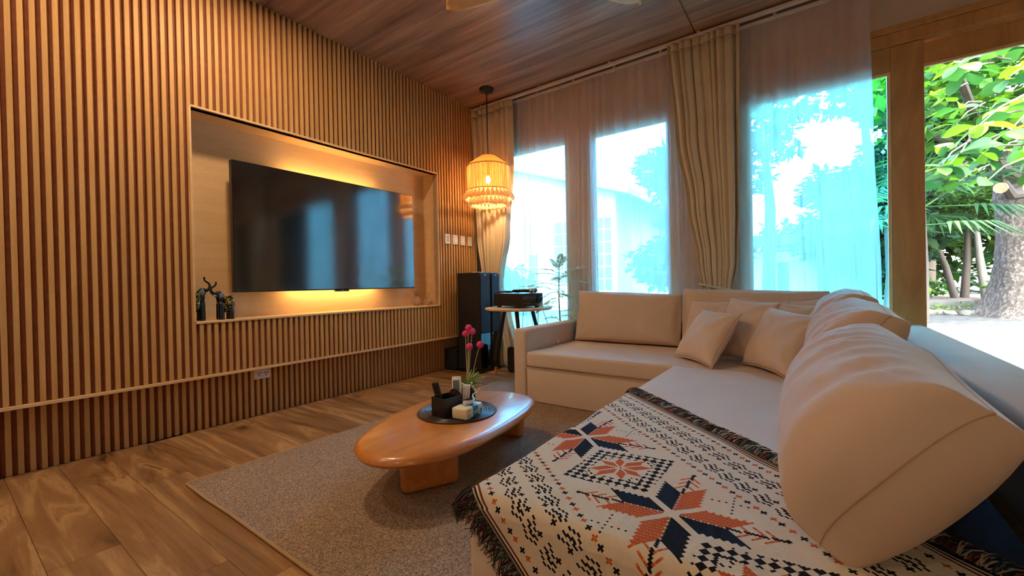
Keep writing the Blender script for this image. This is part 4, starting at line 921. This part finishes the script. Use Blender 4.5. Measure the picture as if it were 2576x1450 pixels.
def mic(name, loc, rz, label):
    e = empty(name, loc, rz); tag(e, label, 'microphone', 'microphones on the amplifier')
    def L(pr, n, mt_): 
        mb = MB(); mb.lathe(pr, (0, 0, 0), 18); ob = mb.build(n, mt_, e); ob.rotation_euler = (0, PI/2, 0)
    L([(0, -0.115), (0.011, -0.115), (0.013, -0.10), (0.018, 0.06), (0.019, 0.07), (0, 0.07)], 'handle', M['black'])
    L([(0, 0.068), (0.020, 0.07), (0.0245, 0.085), (0.0245, 0.10), (0.018, 0.118), (0, 0.125)], 'grille_head', plain('steel_mesh', srgb(150, 150, 155), 0.35, 0.8))
    L([(0.0245, 0.088), (0.0262, 0.089), (0.0262, 0.097), (0.0245, 0.098)], 'collar', M['white'])
mic('microphone', (0.93, 3.50, ZA+0.026), 0.15, 'black handheld microphone lying on the amplifier, nearer the viewer')
mic('microphone', (0.92, 3.565, ZA+0.026), 0.25, 'black handheld microphone lying on the amplifier, nearer the glass')
pts = []
for k in range(90):
    a_ = k*0.33; r_ = 0.085+0.02*math.sin(k*0.7)
    pts.append((0.73+r_*1.15*math.cos(a_), 3.53+r_*math.sin(a_), ZA+0.007+0.010*(k/90)+0.006*(1+math.sin(k*1.9))*0.5))
mb = MB(); mb.tube(pts, 0.0052, 7); cb = mb.build('coiled_cable', M['black'], None, True, 60); tag(cb, 'coil of black microphone cable heaped on the amplifier', 'cable')
for k, (p0, p1) in enumerate((((0.80, 3.70, 0.80), (0.62, 3.74, 0.03)), ((1.02, 3.64, 0.69), (0.96, 3.78, 0.3)), ((1.08, 3.62, 0.69), (1.10, 3.80, 0.32)))):
    p0, p1 = Vector(p0), Vector(p1); mid = (p0+p1)/2+Vector((0.05*(-1)**k, 0.02, -0.12))
    mb = MB(); mb.tube([p0*(1-s_)**2+mid*2*s_*(1-s_)+p1*s_*s_ for s_ in [q/14 for q in range(15)]], 0.003, 6)
    ob = mb.build('thin_cable', M['black'], None); tag(ob, ['thin black cord looping down behind the tower loudspeaker', 'thin black cord hanging under the side table, left one', 'thin black cord hanging under the side table, right one'][k], 'cord', 'cords under the side table')
# ------------------------------------------------------------------ fern by the sofa arm
fn_ = empty('potted_fern', (1.215, 3.725, 0)); tag(fn_, 'artificial fern tree with feathery pale green leaves beside the sofa arm', 'potted plant')
mb = MB(); mb.lathe([(0, 0), (0.055, 0), (0.06, 0.01), (0.066, 0.16), (0.068, 0.17), (0.06, 0.17), (0.058, 0.15), (0, 0.15)], (0, 0, 0), 28); mb.build('pot', plain('charcoal_pot', srgb(60, 58, 58), 0.5), fn_)
mb = MB(); mb.tube([(0, 0, 0.14), (0.008, 0, 0.5), (-0.004, 0, 0.8), (0.005, 0, 1.15)], [0.008, 0.007, 0.006, 0.003], 8); mb.build('trunk', M['barkthin'], fn_)
def frond(z0, a_, L, rise, droop, nlf=24):
    e = None
    pts = []
    for q in range(11):
        s_ = q/10; r_ = L*s_; pts.append(Vector((r_*math.cos(a_), r_*math.sin(a_), z0+rise*s_-droop*s_*s_)))
    mb = MB(); mb.tube(pts, [0.003]*5+[0.0022]*6, 5); st_ = mb.build('frond', M['leaf_fern'], fn_)
    vts, fcs = [], []
    for k in range(nlf):
        s_ = 0.18+0.82*k/(nlf-1); i_ = min(9, int(s_*10)); f_ = s_*10-i_; p_ = pts[i_].lerp(pts[i_+1], f_); d = (pts[i_+1]-pts[i_]).normalized()
        sd2 = d.cross(Vector((0, 0, 1))).normalized(); ll = (0.026+0.11*L)*math.sin(PI*(0.18+0.75*s_))+0.010; wd = 0.0058
        for q in (1, -1):
            dr = (sd2*q*0.8+d*0.75+Vector((0, 0, rr.uniform(-0.25, 0.2)))).normalized(); nn = dr.cross(d).normalized(); ww = dr.cross(nn).normalized()
            b0 = len(vts)
            vts += [p_, p_+dr*ll*0.35+ww*wd, p_+dr*ll*0.75+ww*wd*0.75, p_+dr*ll, p_+dr*ll*0.75-ww*wd*0.75, p_+dr*ll*0.35-ww*wd]
            fcs.append(tuple(range(b0, b0+6)))
    me = bpy.data.meshes.new('leaflets'); me.from_pydata([tuple(v) for v in vts], [], fcs); me.materials.append(M['leaf_fern']); lf = link('leaflets', me, st_); lf['kind'] = 'stuff'
for z0, a_, L, ri, dr_ in ((1.10, 0.4, 0.12, 0.14, 0.02), (1.08, 2.6, 0.16, 0.15, 0.03), (1.02, 3.3, 0.30, 0.12, 0.10), (1.0, -0.25, 0.34, 0.20, 0.10), (0.98, 1.2, 0.22, 0.15, 0.10), (0.98, -1.3, 0.26, 0.12, 0.12), (0.86, 3.5, 0.40, 0.18, 0.12), (0.86, 2.9, 0.34, 0.04, 0.16), (0.84, -0.5, 0.30, 0.06, 0.16), (0.84, 0.15, 0.26, 0.02, 0.14), (0.80, -1.9, 0.30, 0.05, 0.18), (0.70, 3.4, 0.22, 0.08, 0.12), (0.66, 0.1, 0.24, 0.10, 0.10), (0.60, -0.4, 0.24, 0.12, 0.10), (0.58, 3.0, 0.20, 0.10, 0.1), (1.05, -2.4, 0.2, 0.12, 0.08), (0.95, 2.2, 0.32, 0.16, 0.12), (0.92, -2.7, 0.30, 0.14, 0.14), (0.92, 0.5, 0.30, 0.16, 0.14), (0.76, 2.6, 0.32, 0.08, 0.16), (1.12, -0.9, 0.16, 0.13, 0.02), (1.10, 1.6, 0.14, 0.14, 0.02), (0.88, -1.0, 0.32, 0.1, 0.16)):
    frond(z0, a_, L, ri, dr_)
# ------------------------------------------------------------------ added downlights filling the room with light, plus globe pendants, out of frame
lens = plain('fill_lamp_lens', (1, .85, .65, 1), 0.5, emit=(1.0, 0.76, 0.5, 1), estr=8)
DOWN_W, DOWN_C = 11.0, (1.0, 0.77, 0.52)
for k, (x, y, wk, lab) in enumerate(((0.75, 1.15, 1.25, 'added ceiling downlight nearest the television recess'), (0.75, 0.0, 0.6, 'added ceiling downlight along the slatted wall, second from the recess'), (0.75, -1.3, 0.5, 'added ceiling downlight along the slatted wall, farthest from the recess'), (2.9, -1.5, 0.4, 'added ceiling downlight at the middle of the room back'), (5.0, -1.3, 0.4, 'added ceiling downlight at the back right of the room'))):
    e = empty('added_downlight', (x, y, ZC)); tag(e, lab, 'ceiling light', 'added ceiling downlights')
    mb = MB(); mb.lathe([(0.085, 0.0), (0.115, -0.001), (0.118, -0.006), (0.110, -0.012), (0.088, -0.010), (0.085, 0.0)], (0, 0, 0), 32); mb.build('trim_ring', M['white'], e)
    mb = MB(); mb.lathe([(0, -0.004), (0.086, -0.004), (0.086, -0.001), (0, -0.001)], (0, 0, 0), 32); mb.build('lens', lens, e)
    ld = bpy.data.lights.new('fill_beam', 'AREA'); ld.shape = 'DISK'; ld.size = 0.22; ld.energy = DOWN_W*wk; ld.color = DOWN_C; ld.spread = PI
    lo = bpy.data.objects.new('fill_beam', ld); col.objects.link(lo); lo.location = (x, y, ZC-0.02)
for k, (x, y) in enumerate(((5.75, -1.9), (6.12, -2.1))):
    e = empty('globe_pendant', (x, y, ZC)); tag(e, 'warm globe pendant lamp at the room back, ' + ('left' if k == 0 else 'right') + ' of two', 'lamp', 'globe pendants at the room back')
    mb = MB(); mb.tube([(0, 0, 0), (0, 0, -0.62)], 0.005, 8); mb.build('cord', M['black'], e)
    mb = MB(); mb.lathe([(0, 0), (0.05, 0), (0.05, -0.02), (0, -0.025)], (0, 0, 0), 20); mb.build('ceiling_rose', M['black'], e)
    mb = MB(); mb.lathe([(0, -0.60), (0.02, -0.60), (0.025, -0.64), (0, -0.64)], (0, 0, 0), 16); mb.build('lamp_holder', M['black'], e)
    mb = MB(); mb.ell((0, 0, -0.71), (0.085, 0.085, 0.085), None, 24, 16); mb.build('globe', plain('lit_globe', (1, .8, .5, 1), 0.3, emit=(1.0, 0.76, 0.45, 1), estr=14), e)
# ------------------------------------------------------------------ garden
GZ = -0.06
g = struct('ground', MB().bb((-45, YW+0.2, -0.6), (55, 80, -0.10)), M['soil'], 'garden soil beyond the glass doors', 'ground')
pv = struct('paving', MB().bb((-12, YW+0.2, -0.2), (22, 15.3, GZ)), M['pave'], 'pale pebble paving outside the garden door', 'paving')
rr = random.Random(21)
bed = empty('planting_bed', (6.0, 16.0, GZ)); tag(bed, 'low raised planting bed edged with stones behind the paving', 'planting bed', None, 'structure')
def bedfn(u, v):
    X = -14+34*u; Y = 15.35+12*v
    return Vector((X-6.0, Y-16.0, 0.03+0.28*min(1, v*6)+0.10*noise.noise(Vector((X*0.4, Y*0.4, 0)))+0.05*noise.noise(Vector((X*2, Y*2, 0)))))
mb = MB(); mb.grid(bedfn, 120, 40); mb.build('mound', M['soil'], bed, True, 180)
def rock(r, seed):
    mb = MB(); q = bmesh.ops.create_icosphere(mb.bm, subdivisions=2, radius=1)
    for v in q['verts']: d = 1+0.35*noise.noise(v.co*1.3+Vector((seed*7, 0, 0))); v.co = Vector((v.co.x*r[0]*d, v.co.y*r[1]*d, v.co.z*r[2]*d))
    return mb.mesh('edging_stone', M['stone'])
rocks = [rock((0.20, 0.13, 0.10), k) for k in range(6)]
for k in range(46):
    x = -2.5+k*0.24
    s_ = rr.uniform(0.7, 1.25); ob = link('edging_stone', rocks[k % 6], bed, (x-6.0+rr.uniform(-.04, .04), 15.3-16.0+rr.uniform(-0.06, 0.06), 0.05), (0, 0, rr.uniform(-.4, .4))); ob.scale = (s_, s_, s_)
for a, b in (((4.6, 16.2), (6.75, 16.0)), ((1.0, 16.6), (4.3, 16.3))):
    mb = MB(); mb.bb((a[0]-6, a[1]-16, 0.05), (b[0]-6, a[1]-16+0.35, 0.34), 0.05); mb.build('kerb_slab', M['stone'], bed)
def leaf_cloud(blobs, n, size, seed, shape=0.5):
    r2 = random.Random(seed); vts = []; fcs = []
    tot = sum(b[3]*b[4]*b[5] for b in blobs)
    for (cx, cy, cz, rx, ry, rz) in blobs:
        for _ in range(int(n*rx*ry*rz/tot)):
            while True:
                q = Vector((r2.uniform(-1, 1), r2.uniform(-1, 1), r2.uniform(-1, 1)))
                if 0.25 < q.length < 1: break
            p_ = Vector((cx+q.x*rx, cy+q.y*ry, cz+q.z*rz)); s_ = size*r2.uniform(0.6, 1.3)
            a_ = Vector((r2.gauss(0, 1), r2.gauss(0, 1), r2.gauss(0, 0.5)-0.3)).normalized(); b_ = a_.cross(Vector((r2.gauss(0, .5), r2.gauss(0, .5), 1))).normalized()
            i_ = len(vts); vts += [p_, p_+a_*s_*0.5+b_*s_*shape*0.5, p_+a_*s_, p_+a_*s_*0.5-b_*s_*shape*0.5]; fcs.append((i_, i_+1, i_+2, i_+3))
    return vts, fcs
def cloud_obj(name, blobs, n, size, seed, mat, parent, org, shape=0.5):
    v, f = leaf_cloud(blobs, n, size, seed, shape); me = bpy.data.meshes.new(name); me.from_pydata([tuple(x-Vector(org)) for x in v], [], f); me.materials.append(mat)
    ob = link(name, me, parent); ob['kind'] = 'stuff'; return ob
def tree(name, x, y, z, trunk_pts, trad, blobs, n, size, seed, mat, label, group, bark=None, cat='tree'):
    e = empty(name, (x, y, z)); tag(e, label, cat, group)
    if trunk_pts: mb = MB(); mb.tube(trunk_pts, trad, 10); mb.build('trunk', bark or M['barkthin'], e)
    cloud_obj('foliage', [(x+b[0], y+b[1], z+b[2], b[3], b[4], b[5]) for b in blobs], n, size, seed, mat, e, (x, y, z)); return e
# big almond tree ---------------------------------------------------
bt = empty('almond_tree', (7.62, 15.2, GZ)); tag(bt, 'huge old tree with mottled trunk and broad bright leaves outside the door', 'tree')
def trunkfn(u, v):
    a_ = 2*PI*u; z = 3.9*v
    r_ = 0.62+0.35*math.exp(-z/0.45)+0.16*math.exp(-z/1.6)+0.12*max(0, v-0.7)
    r_ *= 1+0.07*noise.noise(Vector((math.cos(a_)*1.5, math.sin(a_)*1.5, z*0.9)))+0.05*math.sin(5*a_+z)+0.03*noise.noise(Vector((math.cos(a_)*6, math.sin(a_)*6, z*4)))
    return Vector((r_*math.cos(a_)-0.12*z*0.3, r_*math.sin(a_), z))
mb = MB(); mb.grid(trunkfn, 48, 44, True); mb.build('trunk', M['bark'], bt, True, 180)
brs = [[(-0.35, -0.2, 3.2), (-0.9, -1.2, 3.35), (-1.6, -3.0, 3.7), (-2.4, -5.5, 4.2), (-2.7, -7.6, 4.3)], [(0.1, -0.3, 3.5), (0.2, -1.8, 4.2), (-0.3, -4.0, 4.7), (-1.2, -6.6, 4.6)], [(-0.4, 0.1, 3.4), (-2.0, -0.6, 4.6), (-4.5, -1.4, 5.6)], [(0.3, 0, 3.6), (2.0, -1.0, 5.0), (4, -2, 6)], [(-0.3, -0.4, 2.9), (-0.7, -0.9, 2.8), (-1.0, -1.5, 3.1), (-1.25, -2.6, 3.0)], [(0, 0, 3.7), (-0.5, 0.5, 5.5), (-1, 0.4, 7.5)]]
for b in brs: mb = MB(); mb.tube(b, [0.15*(1-0.85*i/(len(b)-1)) for i in range(len(b))], 8); mb.build('branch', M['barkthin'], bt)
lm = MB(); NS = 9; rows = []
for q in range(NS+1):
    t_ = q/NS; wl_ = 0.30*math.sin(PI*t_**1.35)**0.75 if 0 < q < NS else 0.0
    zc = 0.05*math.sin(PI*t_)-0.16*t_*t_
    rows.append([lm.bm.verts.new((t_, k_*wl_, zc+0.05*wl_*abs(k_)/0.3)) for k_ in ((-1, -0.5, 0, 0.5, 1) if wl_ > 0 else (0,))])
for ra, rb in zip(rows, rows[1:]):
    if len(ra) == 1:
        for k_ in range(4): lm.bm.faces.new((ra[0], rb[k_], rb[k_+1]))
    elif len(rb) == 1:
        for k_ in range(4): lm.bm.faces.new((ra[k_], rb[0], ra[k_+1]))
    else:
        for k_ in range(4): lm.bm.faces.new((ra[k_], rb[k_], rb[k_+1], ra[k_+1]))
lv = lm.mesh('leaf', M['leaf_big'], True, 180)
rr = random.Random(33); nleaf = 0
BO = Vector((7.62, 15.2, GZ))
cl = []
for k in range(70):
    yy = rr.uniform(6.2, 9.5); fx = rr.uniform(0.0, 1.0)
    sx = 0.165+0.225*fx                                         # x slope seen through the right-hand door
    zz = 0.95+yy*rr.uniform(0.15, 0.40)
    cl.append(Vector((3.3+yy*sx+rr.uniform(-0.3, 0.3), yy, zz)))
for c in cl:
    n = rr.randint(4, 5)
    if nleaf+n > 298: break
    tw = MB()
    tip = c+Vector((rr.uniform(0.2, 0.5), rr.uniform(0.3, 0.7), rr.uniform(0.1, 0.4)))
    tw.tube([tip-BO, c.lerp(tip, 0.4)+Vector((0, 0, 0.05))-BO, c-BO], [0.012, 0.009, 0.006], 5); tw.build('twig', M['barkthin'], bt)
    for q in range(n):
        L = rr.uniform(0.17, 0.30); ob = link('leaf', lv, bt, c-BO)
        ob.rotation_euler = Euler((rr.uniform(-0.9, 0.9), rr.uniform(-0.35, 0.75), 2*PI*q/n+rr.uniform(-.4, .4))); ob.scale = (L, L, L); nleaf += 1
cloud_obj('foliage', [(6.0, 12.5, 5.6, 2.2, 2.5, 1.3), (4.6, 10.5, 4.9, 1.4, 1.8, 0.7), (7.5, 14, 7.5, 4, 4, 2), (8.5, 11, 4.8, 2, 2.5, 1.2), (3.6, 13.5, 6.5, 2.2, 2, 1.4), (6.3, 11.4, 3.9, 1.2, 1.0, 0.8), (5.3, 11.0, 4.2, 1.3, 1.0, 0.8)], 9000, 0.30, 5, M['leaf_big'], bt, (7.62, 15.2, GZ), 0.62)
# thin trees in the bed --------------------------------------------
GT = 'slender trees in the planting bed'
tree('slender_tree', 6.62, 18.0, 0.15, [(0.12, 0, 0), (-0.1, 0, 1.1), (-0.42, 0, 2.1), (-0.6, 0, 3.0)], [0.10, 0.085, 0.07, 0.05], [(-0.5, 0, 3.0, 0.9, 0.9, 0.7), (-0.1, 0.3, 2.2, 0.7, 0.7, 0.45)], 1600, 0.15, 41, M['leaf_mid'], 'slender tree leaning left in the bed, nearest the door stile', GT)
tree('slender_tree', 6.98, 18.1, 0.15, [(-0.05, 0, 0), (0.02, 0, 1.2), (0.05, 0, 2.4), (0.25, 0, 3.2)], [0.11, 0.09, 0.07, 0.05], [(0.1, 0, 3.1, 1.0, 0.9, 0.7), (0.3, 0.2, 2.3, 0.6, 0.6, 0.4)], 1600, 0.15, 42, M['leaf_mid'], 'slender upright tree in the bed left of the huge trunk', GT)
tree('slender_tree', 7.28, 18.0, 0.15, [(0.1, 0, 0), (-0.05, 0, 1.3), (-0.15, 0, 2.6)], [0.12, 0.09, 0.06], [(0.2, 0, 2.9, 0.8, 0.8, 0.6)], 900, 0.15, 43, M['leaf_mid'], 'slender pale tree close beside the huge trunk', GT, M['stone'])
for k, (x, y, lab) in enumerate(((5.6, 17.2, 'low bright shrub in the bed beside the door stile'), (7.62, 16.9, 'lime green broadleaf shrub at the foot of the huge trunk'), (6.3, 19.5, 'rounded shrub behind the slender trees'), (5.0, 17.5, 'dark low shrub seen beside the sheer curtain edge'))):
    tree('garden_shrub', x, y, 0.2, None, None, [(0, 0, 0.35, 0.5, 0.4, 0.38)], 420, 0.22 if k == 1 else 0.16, 60+k, M['leaf_grass'] if k in (0, 1) else M['leaf_mid'], lab, 'shrubs in the planting bed', None, 'shrub')
v, f = leaf_cloud([(5.0, 16.0, 0.12, 3.2, 0.9, 0.10), (1.0, 16.4, 0.12, 3.5, 0.8, 0.1), (5.6, 15.35, 0.04, 2.2, 0.18, 0.06)], 2600, 0.09, 77, 0.35)
me = bpy.data.meshes.new('ground_cover'); me.from_pydata([tuple(x) for x in v], [], f); me.materials.append(M['leaf_grass']); ob = link('ground_cover', me); tag(ob, 'short green ground cover along the stone edging', 'grass', None, 'stuff')
# fan palm ----------------------------------------------------------
def palm(x, y, h, seed, label, fr=11, L=1.5):
    e = empty('fan_palm', (x, y, GZ)); tag(e, label, 'palm', 'fan palms in the garden'); r2 = random.Random(seed)
    mb = MB(); mb.tube([(0, 0, 0), (0.03, 0, h*0.5), (0, 0, h)], [0.16, 0.12, 0.11], 10); mb.build('trunk', M['barkthin'], e)
    for k in range(fr):
        a_ = 2*PI*k/fr+r2.uniform(-.2, .2); el = r2.uniform(-0.25, 0.9); d = Vector((math.cos(a_)*math.cos(el), math.sin(a_)*math.cos(el), math.sin(el)))
        hub = Vector((0, 0, h))+d*L*0.6; sd2 = d.cross(Vector((0, 0, 1))).normalized(); un = sd2.cross(d)
        mb = MB(); mb.tube([Vector((0, 0, h-0.05)), hub], [0.02, 0.012], 5)
        nl = 17
        for q in range(nl):
            b_ = (q/(nl-1)-0.5)*2.5; dr = d*math.cos(b_)+sd2*math.sin(b_); ll = L*0.75*(0.75+0.25*math.cos(b_)); ww = un.cross(dr).normalized()*0.035
            tipp = hub+dr*ll+Vector((0, 0, -0.28*ll)); md = hub+dr*ll*0.6
            vv = [mb.bm.verts.new(c_) for c_ in (hub, md+ww, tipp, md-ww)]; mb.bm.faces.new(vv)
        mb.build('frond', M['leaf_palm'], e, True, 180)
palm(5.22, 13.0, 2.6, 3, 'fan palm with dark fronds behind the broad bright leaves')
palm(4.65, 12.2, 2.1, 5, 'fan palm seen in the gap beside the sheer curtain')
# trees further back -----------------------------------------------
GB2 = 'trees filling the back of the garden'
def backtree(k, x, y, h, w, n, lab, mat='leaf_dark', size=0.3, low=False):
    r2 = random.Random(100+k)
    bl = [(r2.uniform(-w, w)*0.5, r2.uniform(-w, w)*0.3, h*(0.2 if low else 0.55)+h*0.55*r2.random(), w*r2.uniform(0.4, 0.75), w*r2.uniform(0.3, 0.5), w*r2.uniform(0.3, 0.5)) for _ in range(7)]
    tree('garden_tree', x, y, -0.1, [(0, 0, 0), (0.1, 0, h*0.5), (-0.1, 0, h*0.9)], [0.22, 0.16, 0.08], bl, int(n*2.2), size*1.35, 200+k, M[mat], lab, GB2)
backtree(0, 9.8, 24, 6, 4.0, 3200, 'bushy background tree seen right behind the huge trunk', 'leaf_mid', 0.34, True)
backtree(1, 6.6, 25, 5.5, 4.0, 3200, 'bushy background tree behind the slender trees', 'leaf_mid', 0.34, True)
backtree(2, 4.7, 17.5, 7.5, 1.9, 1900, 'tall background tree seen through the right sheer beside its edge', 'leaf_dark', 0.32, True)
backtree(3, 2.0, 17, 7.0, 1.3, 420, 'open background tree with pale gaps, left part of the right sheer', 'leaf_dark', 0.30)
backtree(4, 0.15, 13.0, 6.4, 1.7, 1900, 'tall tree seen through the left sheer next to the tied drape', 'leaf_dark', 0.26, True)
backtree(5, 3.0, 26, 4.0, 4.0, 2200, 'low background tree behind the garden shed', 'leaf_mid', 0.34, True)
backtree(6, 12.5, 21, 8, 4.5, 2600, 'tall background tree right of the huge trunk', 'leaf_dark', 0.34)
backtree(7, 6.6, 21, 8, 2.4, 2000, 'tall background tree behind the fan palms', 'leaf_dark', 0.32)
backtree(8, -4.8, 11.2, 1.6, 1.0, 700, 'low bush in front of the white house', 'leaf_mid', 0.2, True)
# white house and shed ---------------------------------------------
hs = empty('white_house', (-6.0, 14.0, -0.1)); tag(hs, 'white gabled house with paned windows seen through the left sheer', 'house')
mb = MB(); mb.prism([(-7.5, 0), (3.75, 0), (3.75, 4.15), (-1.9, 6.05), (-7.5, 4.15)], 0, 7, 'y'); mb.build('wall', M['housewall'], hs, False)
for s in (1, -1):
    mb = MB(); x0, z0, x1, z1 = -1.9, 6.05, -1.9+s*6.3, 6.05-6.3*0.336
    mb.prism([(x0, z0+0.02), (x1, z1+0.02), (x1, z1+0.24), (x0, z0+0.24)], -0.5, 7.4, 'y'); mb.build('roof', M['roof'], hs, False)
def hwin(x0, x1, z0, z1, nx, nz):
    w_ = MB().bb((x0-0.06, -0.05, z0-0.06), (x1+0.06, 0.02, z1+0.06), 0.01).build('window', M['housewall'], hs, False)
    for i in range(nx):
        for j in range(nz):
            a, b = x0+(x1-x0)*i/nx, x0+(x1-x0)*(i+1)/nx; c, d = z0+(z1-z0)*j/nz, z0+(z1-z0)*(j+1)/nz
            MB().bb((a+0.025, -0.062, c+0.025), (b-0.025, -0.045, d-0.025)).build('pane', M['housewin'], w_, False)
hwin(1.30, 2.15, 1.05, 3.35, 2, 5); hwin(3.02, 3.62, 0.75, 3.35, 2, 6); hwin(0.15, 0.60, 1.2, 2.2, 1, 2); hwin(-2.6, -1.5, 1.0, 2.8, 2, 3)
sh = empty('garden_shed', (3.2, 19.5, -0.1)); tag(sh, 'low garden shed with a blue roof seen through the right sheer', 'shed')
MB().bb((-1.9, 0, 0), (1.9, 2.4, 2.1)).build('wall', M['housewall'], sh, False)
mb = MB(); mb.prism([(-0.4, 2.75), (2.8, 2.75), (2.8, 3.0), (-0.4, 2.35)], -2.2, 2.2, 'x'); mb.build('roof', M['blue'], sh, False)
for x0, x1, z0, z1 in ((-1.5, -0.7, 0.6, 1.7), (0.2, 1.5, 0.3, 1.7)):
    w_ = MB().bb((x0, -0.04, z0), (x1, 0.02, z1), 0.01).build('window', M['housewin'], sh, False); MB().bb(((x0+x1)/2-0.02, -0.06, z0), ((x0+x1)/2+0.02, -0.03, z1)).build('mullion', M['housewall'], w_, False)
